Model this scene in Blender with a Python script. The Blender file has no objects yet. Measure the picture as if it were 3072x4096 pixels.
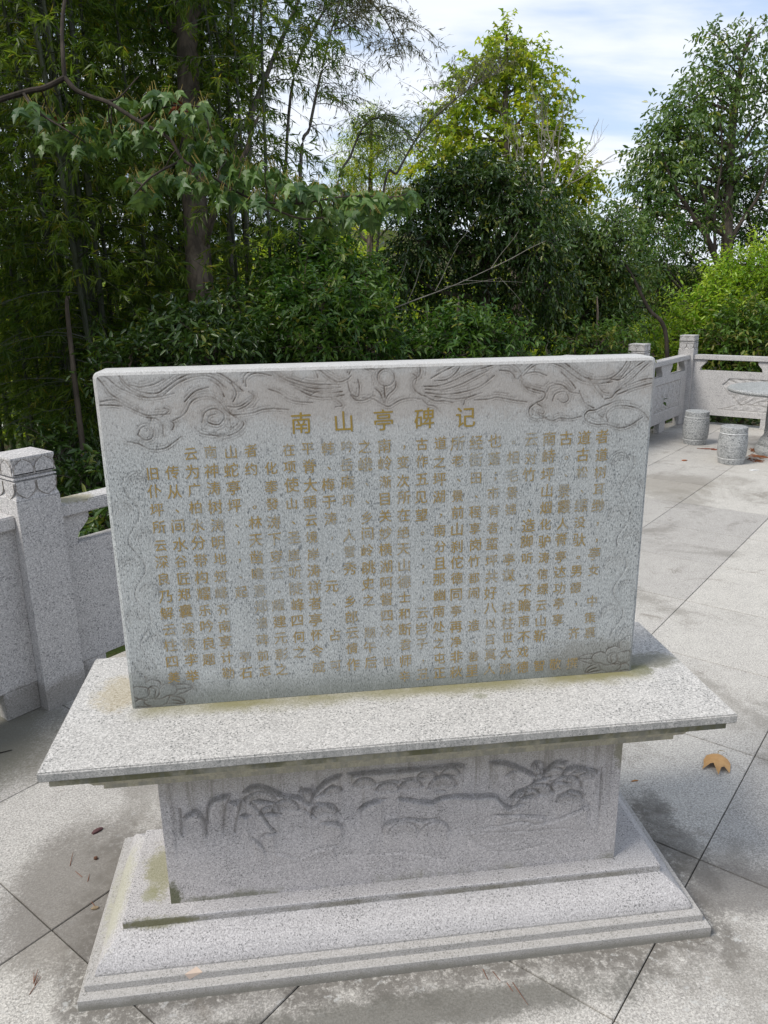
import bpy, math, random
import numpy as np
from mathutils import Vector, Matrix

random.seed(7)
RNG = np.random.default_rng(7)
sc = bpy.context.scene
COL = sc.collection
A = np.array
R = math.radians

# ------------------------------------------------------------------ camera
CAM = A([-0.2541, -2.0284, 1.8713]); ROT = (1.2881, 0.0162, -0.1231); FPX = 3066.3
cd = bpy.data.cameras.new('camera'); cam = bpy.data.objects.new('camera', cd); COL.objects.link(cam)
cam.location = CAM; cam.rotation_euler = ROT
cd.sensor_fit = 'VERTICAL'; cd.sensor_height = 36; cd.lens = FPX / 4096 * 36
cd.clip_end = 2000; cd.clip_start = 0.05
sc.camera = cam

# ------------------------------------------------------------------ light
SUN_EL, SUN_AZ = 52, -110          # azimuth from +Y (straight ahead) towards +X
sd = bpy.data.lights.new('sun', 'SUN'); sun = bpy.data.objects.new('sun', sd); COL.objects.link(sun)
sd.energy = 2.5; sd.angle = R(20); sd.color = (1.0, 0.955, 0.88)
_d = Vector((math.sin(R(SUN_AZ)) * math.cos(R(SUN_EL)), math.cos(R(SUN_AZ)) * math.cos(R(SUN_EL)), math.sin(R(SUN_EL))))
sun.rotation_euler = _d.to_track_quat('Z', 'Y').to_euler()
world = bpy.data.worlds.new('World'); sc.world = world; world.use_nodes = True
sc.view_settings.view_transform = 'Standard'; sc.view_settings.look = 'None'
sc.view_settings.exposure = 0.62; sc.view_settings.gamma = 1; sc.view_settings.use_curve_mapping = False
sc.cycles.max_bounces = 6; sc.cycles.diffuse_bounces = 4; sc.cycles.transmission_bounces = 4; sc.cycles.transparent_max_bounces = 4


# ------------------------------------------------------------------ node helpers
class G:
    def __init__(s, nt): s.nt = nt
    def n(s, t, ins=None, **p):
        o = s.nt.nodes.new(t)
        for k, v in p.items(): setattr(o, k, v)
        for k, v in (ins or {}).items(): s.put(o.inputs[k], v)
        return o
    def put(s, inp, v):
        if isinstance(v, bpy.types.NodeSocket): s.nt.links.new(v, inp)
        elif isinstance(v, bpy.types.Node): s.nt.links.new(v.outputs[0], inp)
        else:
            if isinstance(v, tuple) and len(v) == 3 and inp.type == 'RGBA': v = v + (1,)
            inp.default_value = v
    def m(s, op, a, b=0.0, clamp=False):
        return s.n('ShaderNodeMath', {0: a, 1: b}, operation=op, use_clamp=clamp).outputs[0]
    def v(s, op, a, b=(0, 0, 0)):
        o = s.n('ShaderNodeVectorMath', {0: a, 1: b}, operation=op)
        return o.outputs['Value'] if op in ('LENGTH', 'DISTANCE', 'DOT_PRODUCT') else o.outputs[0]
    def mix(s, f, a, b, mode='MIX'):
        o = s.n('ShaderNodeMix', data_type='RGBA', blend_type=mode)
        s.put(o.inputs[0], f); s.put(o.inputs[6], a); s.put(o.inputs[7], b)
        return o.outputs[2]
    def noise(s, vec, scale, detail=4, rough=0.55, dist=0.0):
        return s.n('ShaderNodeTexNoise', {'Vector': vec, 'Scale': scale, 'Detail': detail, 'Roughness': rough, 'Distortion': dist}).outputs[0]
    def ramp(s, f, a, b, lo=0.0, hi=1.0):
        o = s.n('ShaderNodeMapRange', {0: f, 1: a, 2: b, 3: lo, 4: hi}); o.interpolation_type = 'SMOOTHSTEP'
        return o.outputs[0]


# ------------------------------------------------------------------ sky (Nishita with a thin cloud sheet)
def build_world():
    nt = world.node_tree; nt.nodes.clear(); g = G(nt)
    sky = g.n('ShaderNodeTexSky'); sky.sky_type = 'NISHITA'; sky.sun_disc = False
    sky.sun_elevation = R(SUN_EL); sky.sun_rotation = R(SUN_AZ); sky.air_density = 1.1; sky.dust_density = 0.6
    gen = g.n('ShaderNodeTexCoord').outputs['Generated']
    sep = g.n('ShaderNodeSeparateXYZ', {0: gen})
    zz = g.m('MAXIMUM', g.m('ADD', sep.outputs[2], 0.16), 0.05)
    px = g.m('DIVIDE', sep.outputs[0], zz); py = g.m('DIVIDE', sep.outputs[1], zz)
    p = g.n('ShaderNodeCombineXYZ', {0: px, 1: py, 2: 0.0})
    pm = g.n('ShaderNodeMapping', {0: p, 'Rotation': (0, 0, 0.5), 'Scale': (1.0, 1.9, 1.0), 'Location': (0.4, 1.3, 0)})
    n1 = g.noise(pm.outputs[0], 1.15, 7, 0.5, 0.25)
    n2 = g.noise(pm.outputs[0], 3.6, 5, 0.5, 0.2)
    f = g.ramp(g.m('ADD', n1, g.m('MULTIPLY', n2, 0.25)), 0.48, 0.74, 0.12, 0.97)
    hz = g.ramp(sep.outputs[2], 0.0, 0.30, 0.25, 0.0)
    cloud = g.mix(n2, (7.4, 7.5, 7.7), (6.3, 6.8, 7.7))
    f2 = g.m('MAXIMUM', f, hz)
    # thin haze lifts the blue towards a pale tint
    base = g.mix(0.62, sky.outputs[0], (4.3, 5.5, 7.6))
    c = g.mix(f2, base, cloud)
    bg = g.n('ShaderNodeBackground', {'Color': c, 'Strength': 0.095})
    out = g.n('ShaderNodeOutputWorld', {'Surface': bg.outputs[0]})
build_world()


# ------------------------------------------------------------------ materials
def new_mat(name):
    m = bpy.data.materials.new(name); m.use_nodes = True; m.node_tree.nodes.clear()
    return m, G(m.node_tree)

def finish(m, g, color, rough=0.8, bump=None, spec=0.3, bstr=0.4, bdist=0.002):
    b = g.n('ShaderNodeBsdfPrincipled', {'Base Color': color, 'Roughness': rough, 'Specular IOR Level': spec})
    if bump is not None:
        bm = g.n('ShaderNodeBump', {'Height': bump, 'Strength': bstr, 'Distance': bdist})
        g.put(b.inputs['Normal'], bm.outputs[0])
    g.n('ShaderNodeOutputMaterial', {'Surface': b.outputs[0]})
    return m

def blob_mask(g, pos, c, r, wob=0.5, nscale=9.0):
    q = g.v('DIVIDE', g.v('SUBTRACT', pos, c), r)
    d = g.v('LENGTH', q)
    n = g.noise(pos, nscale, 6, 0.65)
    d2 = g.m('ADD', d, g.m('MULTIPLY', g.m('SUBTRACT', n, 0.5), wob * 2))
    d2 = g.m('ADD', d2, g.m('MULTIPLY', g.m('SUBTRACT', g.noise(pos, 75, 4, 0.75), 0.5), 0.9))
    return g.ramp(d2, 1.0, 0.45, 0.0, 1.0)

def granite(name, c1, c2, dark=(0.10, 0.10, 0.105), speck=150, thr=0.62, sstr=0.75, stretch=(1, 1, 1), stains_and_shade=(), groove=None,
            blotch=0.35, rough=0.75, local=False, extra=None, tone=0.0, bstr=0.5):
    m, g = new_mat(name)
    if local: pos = g.n('ShaderNodeTexCoord').outputs['Object']
    else: pos = g.n('ShaderNodeNewGeometry').outputs['Position']
    sp = g.v('MULTIPLY', pos, stretch)
    big = g.noise(pos, 2.3, 5, 0.6)
    mid = g.noise(sp, 17, 5, 0.65)
    fine = g.noise(sp, speck * 0.9, 3, 0.7)
    col = g.mix(g.ramp(big, 0.35, 0.65), c1, c2)
    col = g.mix(g.ramp(mid, 0.38, 0.66, 0.0, blotch), col, tuple(x * 0.68 for x in c1), 'MIX')
    col = g.mix(g.ramp(fine, 0.44, 0.60, 0.0, 0.75), col, tuple(min(x * 1.45, 0.8) for x in c1))
    fine2 = g.noise(g.v('ADD', sp, (7.1, 3.7, 4.3)), speck * 1.25, 3, 0.7)
    col = g.mix(g.ramp(fine2, 0.48, 0.64, 0.0, 0.7), col, tuple(x * 0.5 for x in c1))
    s1 = g.noise(g.v('ADD', sp, (3.1, 7.7, 1.3)), speck, 2, 0.6)
    s2 = g.noise(g.v('ADD', sp, (9.1, 2.7, 5.3)), speck * 0.45, 2, 0.6)
    dens = g.noise(sp, 9, 3, 0.6)
    k1 = g.ramp(g.m('ADD', s1, g.m('MULTIPLY', g.m('SUBTRACT', dens, 0.5), 0.25)), thr, thr + 0.05, 0, sstr)
    k2 = g.ramp(s2, thr + 0.07, thr + 0.12, 0, sstr)
    col = g.mix(k1, col, dark); col = g.mix(k2, col, dark)
    if extra: col = extra(g, pos, col)
    for (c, r, sc_, st, wob, ns) in stains_and_shade:
        col = g.mix(g.m('MULTIPLY', blob_mask(g, pos, c, r, wob, ns), st), col, sc_)
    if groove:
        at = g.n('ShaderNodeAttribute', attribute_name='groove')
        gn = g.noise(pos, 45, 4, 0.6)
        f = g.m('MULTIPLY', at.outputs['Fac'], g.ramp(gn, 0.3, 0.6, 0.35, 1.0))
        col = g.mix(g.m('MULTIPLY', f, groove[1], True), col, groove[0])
    if tone:
        oi = g.n('ShaderNodeObjectInfo').outputs['Random']
        col = g.mix(1.0, col, g.n('ShaderNodeCombineColor', {0: g.ramp(oi, 0, 1, 1 - tone, 1 + tone * 0.3), 1: g.ramp(oi, 0, 1, 1 - tone, 1 + tone * 0.3), 2: g.ramp(oi, 0, 1, 1 - tone * 0.9, 1 + tone * 0.3)}).outputs[0], 'MULTIPLY')
    bump = g.m('ADD', fine, g.m('MULTIPLY', mid, 1.5))
    return finish(m, g, col, rough, bump, 0.25, bstr, 0.0015)

def plain(name, col, col2=None, scale=20, rough=0.8, spec=0.2, bstr=0.3, stretch=(1, 1, 1), local=True):
    m, g = new_mat(name)
    pos = g.n('ShaderNodeTexCoord').outputs['Object'] if local else g.n('ShaderNodeNewGeometry').outputs['Position']
    n = g.noise(g.v('MULTIPLY', pos, stretch), scale, 5, 0.65)
    c = g.mix(g.ramp(n, 0.35, 0.65), col, col2 or tuple(x * 0.6 for x in col))
    return finish(m, g, c, rough, n, spec, bstr, 0.004)

def leaf_mat(name, ca, cb, cc=None, trans=0.35, rough=0.42, spec=0.5):
    """per-leaf hue from the 'tint' attribute: two greens plus the odd yellow one"""
    m, g = new_mat(name)
    at = g.n('ShaderNodeAttribute', attribute_name='tint').outputs['Fac']
    col = g.mix(g.ramp(at, 0.0, 0.85), ca, cb)
    if cc: col = g.mix(g.ramp(at, 0.90, 0.98), col, cc)
    b = g.n('ShaderNodeBsdfPrincipled', {'Base Color': col, 'Roughness': rough, 'Specular IOR Level': spec})
    t = g.n('ShaderNodeBsdfTranslucent', {'Color': g.mix(0.5, col, g.mix(1.0, col, (1.25, 1.25, 0.5), 'MULTIPLY'))})
    mx = g.n('ShaderNodeMixShader', {0: trans, 1: b.outputs[0], 2: t.outputs[0]})
    g.n('ShaderNodeOutputMaterial', {'Surface': mx.outputs[0]})
    return m

MOSS = (0.155, 0.155, 0.035); MOSSD = (0.075, 0.08, 0.03); GRIME_SHADOW = (0.085, 0.078, 0.068); TAN = (0.27, 0.235, 0.14)
ZL = 0.7277      # top of the ledge slab

def stele_extra(g, pos, col):
    sep = g.n('ShaderNodeSeparateXYZ', {0: pos})
    n = g.noise(g.v('MULTIPLY', pos, (1, 1, 0.5)), 14, 5, 0.65)
    # damp grey film that gathers towards the foot of the tablet
    h = g.m('ADD', g.m('SUBTRACT', sep.outputs[2], ZL), g.m('MULTIPLY', g.m('SUBTRACT', n, 0.5), 0.09))
    col = g.mix(g.ramp(h, 0.10, 0.0, 0.0, 0.62), col, (0.115, 0.125, 0.105))
    # pinkish grey bloom along the carved band at the head
    col = g.mix(g.ramp(h, 0.66, 0.9, 0.0, 0.55), col, (0.47, 0.445, 0.425))
    # rain streaks
    st = g.noise(g.v('MULTIPLY', pos, (60, 60, 3.0)), 1.0, 4, 0.6)
    col = g.mix(g.ramp(st, 0.5, 0.75, 0.0, 0.25), col, (0.20, 0.21, 0.205))
    st2 = g.noise(g.v('MULTIPLY', g.v('ADD', pos, (4, 1, 2)), (70, 70, 5.0)), 1.0, 4, 0.6)
    return g.mix(g.ramp(st2, 0.55, 0.8, 0.0, 0.35), col, (0.5, 0.5, 0.5))

M_STELE = granite('tablet granite', (0.385, 0.40, 0.395), (0.42, 0.43, 0.42), dark=(0.10, 0.11, 0.115), speck=240, thr=0.575, sstr=0.7,
                  stretch=(1.25, 1.25, 0.5), groove=((0.075, 0.052, 0.034), 1.0), extra=stele_extra, blotch=0.25, rough=0.55,
                  stains_and_shade=[((0.62, -0.01, ZL + 0.05), (0.22, 0.1, 0.10), (0.16, 0.15, 0.12), 0.5, 0.5, 12), ((-0.70, -0.01, ZL + 0.04), (0.2, 0.1, 0.1), (0.13, 0.135, 0.12), 0.5, 0.5, 12),
                          ((0.05, -0.01, ZL + 0.87), (0.85, 0.1, 0.09), (0.33, 0.28, 0.24), 0.4, 0.7, 10)])

def ledge_extra(g, pos, col):
    sep = g.n('ShaderNodeSeparateXYZ', {0: pos})
    n = g.noise(pos, 16, 5, 0.7); n2 = g.noise(pos, 4, 4, 0.6)
    d = g.m('ADD', g.m('ABSOLUTE', sep.outputs[1]), g.m('MULTIPLY', g.m('SUBTRACT', n, 0.5), 0.09))
    inx = g.ramp(g.m('ABSOLUTE', g.m('SUBTRACT', sep.outputs[0], 0.02)), 0.80, 0.70)
    k = g.m('MULTIPLY', g.m('MULTIPLY', g.ramp(d, 0.085, 0.01), inx), g.ramp(n2, 0.3, 0.6, 0.4, 0.95))
    top = g.ramp(sep.outputs[2], ZL - 0.004, ZL - 0.001)
    col = g.mix(g.m('MULTIPLY', k, top), col, (0.19, 0.175, 0.085))
    # greened soffit and mouldings
    und = g.ramp(g.m('ADD', sep.outputs[2], g.m('MULTIPLY', g.m('SUBTRACT', n, 0.5), 0.01)), ZL - 0.028, ZL - 0.040)
    col = g.mix(g.m('MULTIPLY', und, 0.7), col, (0.46, 0.41, 0.26))
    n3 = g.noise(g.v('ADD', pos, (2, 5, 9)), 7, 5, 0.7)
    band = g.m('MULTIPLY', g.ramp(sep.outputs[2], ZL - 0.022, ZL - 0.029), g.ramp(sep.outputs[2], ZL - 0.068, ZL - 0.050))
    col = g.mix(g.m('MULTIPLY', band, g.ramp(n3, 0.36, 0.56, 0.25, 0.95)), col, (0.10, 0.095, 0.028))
    edge = g.m('MULTIPLY', g.ramp(sep.outputs[2], ZL - 0.001, ZL - 0.008, 0, 0.6), g.ramp(g.noise(g.v('MULTIPLY', pos, (40, 40, 6)), 1.0, 4, 0.65), 0.35, 0.65, 0.35, 1.0))
    return g.mix(edge, col, (0.17, 0.175, 0.17))

M_LEDGE = granite('ledge granite', (0.42, 0.405, 0.385), (0.395, 0.38, 0.36), dark=(0.10, 0.105, 0.10), speck=170, thr=0.60, sstr=0.75,
                  extra=ledge_extra, blotch=0.2,
                  stains_and_shade=[((0.83, 0.06, ZL), (0.13, 0.07, 0.02), (0.145, 0.14, 0.10), 0.75, 0.6, 14), ((0.78, 0.0, ZL), (0.05, 0.05, 0.02), (0.12, 0.12, 0.055), 0.7, 0.6, 18),  # dark spots right of the tablet: its cast shade painted in with moss
                          ((-0.80, 0.10, ZL), (0.10, 0.13, 0.02), (0.33, 0.27, 0.15), 0.5, 0.6, 14), ((0.25, -0.08, ZL), (0.03, 0.02, 0.02), (0.2, 0.2, 0.13), 0.5, 0.5, 30)])

def body_extra(g, pos, col):
    sep = g.n('ShaderNodeSeparateXYZ', {0: pos})
    n = g.noise(pos, 11, 5, 0.7)
    h = g.m('ADD', sep.outputs[2], g.m('MULTIPLY', g.m('SUBTRACT', n, 0.5), 0.08))
    col = g.mix(g.ramp(h, 0.47, 0.60, 0.0, 0.6), col, (0.29, 0.265, 0.21))
    st = g.noise(g.v('MULTIPLY', pos, (45, 45, 2.5)), 1.0, 4, 0.65)
    col = g.mix(g.m('MULTIPLY', g.ramp(st, 0.5, 0.72, 0, 0.6), g.ramp(h, 0.25, 0.58)), col, (0.17, 0.155, 0.125))
    seam = g.m('MULTIPLY', g.ramp(h, 0.20, 0.15, 0, 1), g.ramp(g.noise(g.v('ADD', pos, (1, 8, 3)), 9, 4, 0.6), 0.45, 0.6))
    col = g.mix(g.m('MULTIPLY', seam, 0.5), col, (0.17, 0.165, 0.09))
    return col

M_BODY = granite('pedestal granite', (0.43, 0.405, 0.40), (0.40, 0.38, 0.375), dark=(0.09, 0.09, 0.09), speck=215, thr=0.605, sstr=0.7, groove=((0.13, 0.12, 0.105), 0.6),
                 extra=body_extra, blotch=0.25, stains_and_shade=[((-0.67, -0.14, 0.18), (0.035, 0.06, 0.08), MOSSD, 0.85, 0.5, 20), ((-0.5, -0.14, 0.165), (0.14, 0.05, 0.02), MOSSD, 0.5, 0.8, 22),
                        ((0.67, -0.14, 0.56), (0.03, 0.08, 0.1), (0.17, 0.16, 0.09), 0.6, 0.6, 20)])

def base_extra(g, pos, col):
    sep = g.n('ShaderNodeSeparateXYZ', {0: pos})
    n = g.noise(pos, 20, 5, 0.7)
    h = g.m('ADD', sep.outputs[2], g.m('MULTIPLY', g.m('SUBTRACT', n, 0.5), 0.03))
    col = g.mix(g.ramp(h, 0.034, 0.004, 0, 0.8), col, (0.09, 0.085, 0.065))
    low = g.ramp(sep.outputs[2], 0.075, 0.055, 0, 0.4)
    col = g.mix(low, col, (0.30, 0.285, 0.245))
    # fouled seam under the top step
    n2 = g.noise(pos, 5, 4, 0.6)
    seam = g.m('MULTIPLY', g.ramp(sep.outputs[2], 0.134, 0.139), g.ramp(sep.outputs[2], 0.158, 0.148))
    return g.mix(g.m('MULTIPLY', seam, g.ramp(n2, 0.35, 0.7, 0.1, 0.8)), col, (0.12, 0.11, 0.07))

M_BASE = granite('base granite', (0.385, 0.37, 0.37), (0.40, 0.385, 0.38), dark=(0.09, 0.09, 0.09), speck=215, thr=0.60, sstr=0.75, extra=base_extra, blotch=0.2,
                 stains_and_shade=[((-0.72, 0.03, 0.16), (0.07, 0.15, 0.03), (0.19, 0.185, 0.07), 0.62, 0.8, 13), ((-0.74, -0.09, 0.16), (0.035, 0.035, 0.03), (0.2, 0.2, 0.1), 0.6, 0.3, 20),
                         ((-0.70, -0.185, 0.147), (0.17, 0.02, 0.02), (0.12, 0.115, 0.055), 0.85, 0.5, 14), ((-0.86, 0.0, 0.1), (0.09, 0.25, 0.06), (0.36, 0.35, 0.25), 0.6, 0.5, 9)])

def slab_extra(g, pos, col):
    """rain-borne dirt lying round the foot of the pedestal and in drifting patches"""
    sep = g.n('ShaderNodeSeparateXYZ', {0: pos})
    n = g.noise(pos, 6.5, 6, 0.7, 0.4); nf = g.noise(pos, 38, 5, 0.75)
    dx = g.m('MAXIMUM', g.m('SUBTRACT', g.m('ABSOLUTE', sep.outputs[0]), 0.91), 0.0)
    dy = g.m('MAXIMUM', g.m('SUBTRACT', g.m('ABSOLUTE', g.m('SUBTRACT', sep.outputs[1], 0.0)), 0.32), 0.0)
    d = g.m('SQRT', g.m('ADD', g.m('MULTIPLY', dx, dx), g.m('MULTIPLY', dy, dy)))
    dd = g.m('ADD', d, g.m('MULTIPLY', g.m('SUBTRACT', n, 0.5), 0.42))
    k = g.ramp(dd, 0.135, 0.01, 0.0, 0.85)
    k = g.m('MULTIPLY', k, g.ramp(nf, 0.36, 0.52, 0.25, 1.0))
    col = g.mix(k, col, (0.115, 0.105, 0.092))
    drift = g.noise(g.v('MULTIPLY', g.v('ADD', pos, (5, 3, 0)), (1, 1, 1)), 1.4, 7, 0.62, 0.6)
    drift = g.m('ADD', drift, g.m('MULTIPLY', g.m('SUBTRACT', nf, 0.5), 0.22))
    col = g.mix(g.ramp(drift, 0.50, 0.66, 0, 0.6), col, (0.19, 0.175, 0.15))
    br = g.noise(g.v('ADD', pos, (8, 2, 0)), 4.2, 7, 0.7, 0.8)
    col = g.mix(g.ramp(br, 0.56, 0.70, 0, 0.55), col, (0.16, 0.14, 0.115))
    lich = g.noise(g.v('ADD', pos, (1, 13, 0)), 26, 4, 0.7)
    return g.mix(g.m('MULTIPLY', g.ramp(lich, 0.58, 0.68, 0, 0.5), g.ramp(dd, 0.5, 0.05)), col, (0.5, 0.5, 0.48))

M_SLAB = granite('paving granite', (0.42, 0.40, 0.365), (0.385, 0.365, 0.335), dark=(0.15, 0.14, 0.13), speck=150, thr=0.59, sstr=0.55, extra=slab_extra, blotch=0.4, tone=0.16,
                 stains_and_shade=[((-1.75, 1.1, 0), (0.6, 0.55, 0.1), (0.12, 0.115, 0.085), 0.8, 0.45, 4), ((-1.05, 0.15, 0), (0.3, 0.45, 0.1), (0.16, 0.145, 0.125), 0.75, 0.45, 5),  # first patch, near the left post: shadow painted in with the dirt
                         ((1.0, 0.10, 0), (0.10, 0.36, 0.1), GRIME_SHADOW, 0.6, 0.9, 9), ((1.1, -0.15, 0), (0.3, 0.14, 0.1), (0.13, 0.12, 0.11), 0.7, 0.5, 7),  # patches right of the base: cast shadow painted into the dirt colour
                         ((0.0, -0.44, 0), (0.9, 0.08, 0.1), (0.11, 0.105, 0.09), 0.8, 0.6, 8), ((3.3, 4.9, 0), (0.9, 0.5, 0.1), (0.2, 0.18, 0.15), 0.6, 0.6, 3),
                         ((4.1, 7.2, 0), (0.9, 0.7, 0.1), (0.15, 0.14, 0.125), 0.55, 0.6, 3)])
M_BED = plain('joint grit', (0.15, 0.13, 0.105), (0.07, 0.06, 0.045), 60, 0.95, local=False)
M_RAIL = granite('balustrade granite', (0.455, 0.44, 0.43), (0.43, 0.415, 0.41), dark=(0.12, 0.12, 0.125), speck=140, thr=0.585, sstr=0.65, groove=((0.17, 0.155, 0.13), 0.75), blotch=0.25,
                 stains_and_shade=[((-1.30, 1.62, 0.95), (0.12, 0.12, 0.02), (0.32, 0.28, 0.14), 0.6, 0.6, 14), ((-1.5, 1.4, 0.05), (0.5, 0.5, 0.12), (0.17, 0.155, 0.13), 0.6, 0.5, 8)])
M_STOOL = granite('stool granite', (0.37, 0.375, 0.37), (0.34, 0.345, 0.345), dark=(0.06, 0.065, 0.07), speck=115, thr=0.535, sstr=0.75, blotch=0.3, rough=0.5)
M_STOOLB = granite('stool band granite', (0.47, 0.475, 0.47), (0.43, 0.435, 0.43), dark=(0.12, 0.12, 0.125), speck=115, thr=0.58, sstr=0.6, blotch=0.2, rough=0.55)
M_GOLD, _g = new_mat('worn gold paint')
def _gold():
    g = _g; pos = g.n('ShaderNodeNewGeometry').outputs['Position']
    n = g.noise(g.v('MULTIPLY', pos, (1, 1, 0.6)), 230, 3, 0.65); n2 = g.noise(pos, 4, 5, 0.65)
    gold = g.mix(g.noise(pos, 60, 3, 0.5), (0.27, 0.175, 0.04), (0.345, 0.24, 0.075))
    worn = g.ramp(g.m('ADD', n, g.m('MULTIPLY', g.m('SUBTRACT', n2, 0.5), 1.3)), 0.45, 0.68, 0.05, 0.85)
    c = g.mix(worn, gold, (0.34, 0.34, 0.31))
    finish(M_GOLD, g, c, 0.55, n, 0.4, 0.3)
_gold()
M_GOLD2, _g = new_mat('fresher gold paint')
def _gold2():
    g = _g; pos = g.n('ShaderNodeNewGeometry').outputs['Position']
    n = g.noise(pos, 160, 3, 0.6)
    c = g.mix(g.ramp(n, 0.45, 0.7, 0, 0.6), (0.30, 0.205, 0.04), (0.22, 0.165, 0.075))
    finish(M_GOLD2, g, c, 0.5, n, 0.4, 0.3)
_gold2()

# ------------------------------------------------------------------ mesh helpers
def mesh_np(name, V, F, mats=(), smooth=False, attr=None, midx=None):
    """V (n,3); F list of tuples or (m,k) array"""
    me = bpy.data.meshes.new(name)
    if isinstance(F, np.ndarray):
        k = F.shape[1]; nf = F.shape[0]
        me.vertices.add(len(V)); me.vertices.foreach_set('co', np.asarray(V, np.float32).ravel())
        me.loops.add(nf * k); me.loops.foreach_set('vertex_index', F.astype(np.int32).ravel())
        me.polygons.add(nf); me.polygons.foreach_set('loop_start', np.arange(0, nf * k, k, dtype=np.int32))
        me.polygons.foreach_set('loop_total', np.full(nf, k, np.int32))
        if smooth: me.polygons.foreach_set('use_smooth', np.ones(nf, bool))
        me.update(calc_edges=True)
    else:
        me.from_pydata([tuple(v) for v in V], [], F)
        if smooth:
            for p in me.polygons: p.use_smooth = True
    for m in mats: me.materials.append(m)
    if midx is not None: me.polygons.foreach_set('material_index', np.asarray(midx, np.int32))
    if attr:
        for an, av in attr.items():
            at = me.attributes.new(an, 'FLOAT', 'POINT'); at.data.foreach_set('value', np.asarray(av, np.float32))
    return me

def link(name, me, parent=None, loc=(0, 0, 0), rot=(0, 0, 0), **props):
    o = bpy.data.objects.new(name, me); COL.objects.link(o)
    o.location = loc; o.rotation_euler = rot
    if parent: o.parent = parent
    for k, v in props.items(): o[k] = v
    return o

def thing(name, label, cat, loc=(0, 0, 0), rz=0, group=None):
    o = bpy.data.objects.new(name, None); COL.objects.link(o); o.location = loc; o.rotation_euler = (0, 0, rz)
    o['label'] = label; o['category'] = cat
    if group: o['group'] = group
    return o

class MB:
    def __init__(s): s.V = []; s.F = []
    def add(s, V, F):
        b = len(s.V); s.V += [tuple(v) for v in V]; s.F += [tuple(i + b for i in f) for f in F]
    def box(s, x0, x1, y0, y1, z0, z1, bev=0.0, M=None):
        if bev <= 0:
            V = [(x, y, z) for z in (z0, z1) for y in (y0, y1) for x in (x0, x1)]
            F = [(0, 2, 3, 1), (4, 5, 7, 6), (0, 1, 5, 4), (2, 6, 7, 3), (0, 4, 6, 2), (1, 3, 7, 5)]
        else:
            import bmesh
            bm = bmesh.new(); bmesh.ops.create_cube(bm, size=1)
            for v in bm.verts: v.co = Vector(((x0 + x1) / 2 + v.co.x * (x1 - x0), (y0 + y1) / 2 + v.co.y * (y1 - y0), (z0 + z1) / 2 + v.co.z * (z1 - z0)))
            bmesh.ops.bevel(bm, geom=bm.edges[:], offset=bev, segments=2, affect='EDGES')
            V = [v.co.copy() for v in bm.verts]; F = [tuple(v.index for v in f.verts) for f in bm.faces]; bm.free()
        if M is not None: V = [M @ Vector(v) for v in V]
        s.add(V, F)
    def prism(s, poly, y0, y1, M=None):
        """poly in (x,z), extruded along y"""
        n = len(poly); V = [(x, y0, z) for x, z in poly] + [(x, y1, z) for x, z in poly]
        F = [tuple(range(n)), tuple(range(2 * n - 1, n - 1, -1))] + [(i, i + n, (i + 1) % n + n, (i + 1) % n) for i in range(n)]
        F = [tuple(f) for f in F]
        if M is not None: V = [M @ Vector(v) for v in V]
        s.add(V, F)
    def ring(s, rects):
        """stack of rectangular rings (hx0,hx1,y0,y1,z) bottom to top, closed"""
        b = len(s.V)
        for x0, x1, y0, y1, z in rects: s.V += [(x0, y0, z), (x1, y0, z), (x1, y1, z), (x0, y1, z)]
        s.F.append((b + 3, b + 2, b + 1, b))
        for k in range(len(rects) - 1):
            a = b + 4 * k
            for i in range(4): s.F.append((a + i, a + (i + 1) % 4, a + 4 + (i + 1) % 4, a + 4 + i))
        a = b + 4 * (len(rects) - 1); s.F.append((a, a + 1, a + 2, a + 3))
    def lathe(s, prof, seg=48, c=(0, 0)):
        b = len(s.V); n = len(prof)
        for r, z in prof:
            for i in range(seg):
                a = 2 * math.pi * i / seg; s.V.append((c[0] + r * math.cos(a), c[1] + r * math.sin(a), z))
        for k in range(n - 1):
            for i in range(seg):
                j = (i + 1) % seg; s.F.append((b + k * seg + i, b + k * seg + j, b + (k + 1) * seg + j, b + (k + 1) * seg + i))
        s.F.append(tuple(b + i for i in range(seg))[::-1]); s.F.append(tuple(b + (n - 1) * seg + i for i in range(seg)))
    def tube(s, pts, rads, seg=7):
        pts = [A(p, float) for p in pts]; b = len(s.V); n = len(pts)
        up = A([0.13, 0.21, 0.97])
        for i, p in enumerate(pts):
            t = pts[min(i + 1, n - 1)] - pts[max(i - 1, 0)]; t = t / (np.linalg.norm(t) + 1e-9)
            u = np.cross(t, up)
            if np.linalg.norm(u) < 0.15: u = np.cross(t, A([1, 0.1, 0]))
            u /= np.linalg.norm(u); w = np.cross(t, u)
            for k in range(seg):
                a = 2 * math.pi * k / seg; s.V.append(tuple(p + rads[i] * (math.cos(a) * u + math.sin(a) * w)))
        for i in range(n - 1):
            for k in range(seg):
                j = (k + 1) % seg; s.F.append((b + i * seg + k, b + i * seg + j, b + (i + 1) * seg + j, b + (i + 1) * seg + k))
        s.F.append(tuple(b + k for k in range(seg))[::-1]); s.F.append(tuple(b + (n - 1) * seg + k for k in range(seg)))
    def make(s, name, mat, parent=None, smooth=False, **kw):
        me = mesh_np(name, s.V, s.F, (mat,), False)
        if smooth:
            me.polygons.foreach_set('use_smooth', [len(p.vertices) < 8 for p in me.polygons])
            me.set_sharp_from_angle(angle=R(35)) if hasattr(me, 'set_sharp_from_angle') else None
        me.update()
        return link(name, me, parent, **kw)

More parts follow.
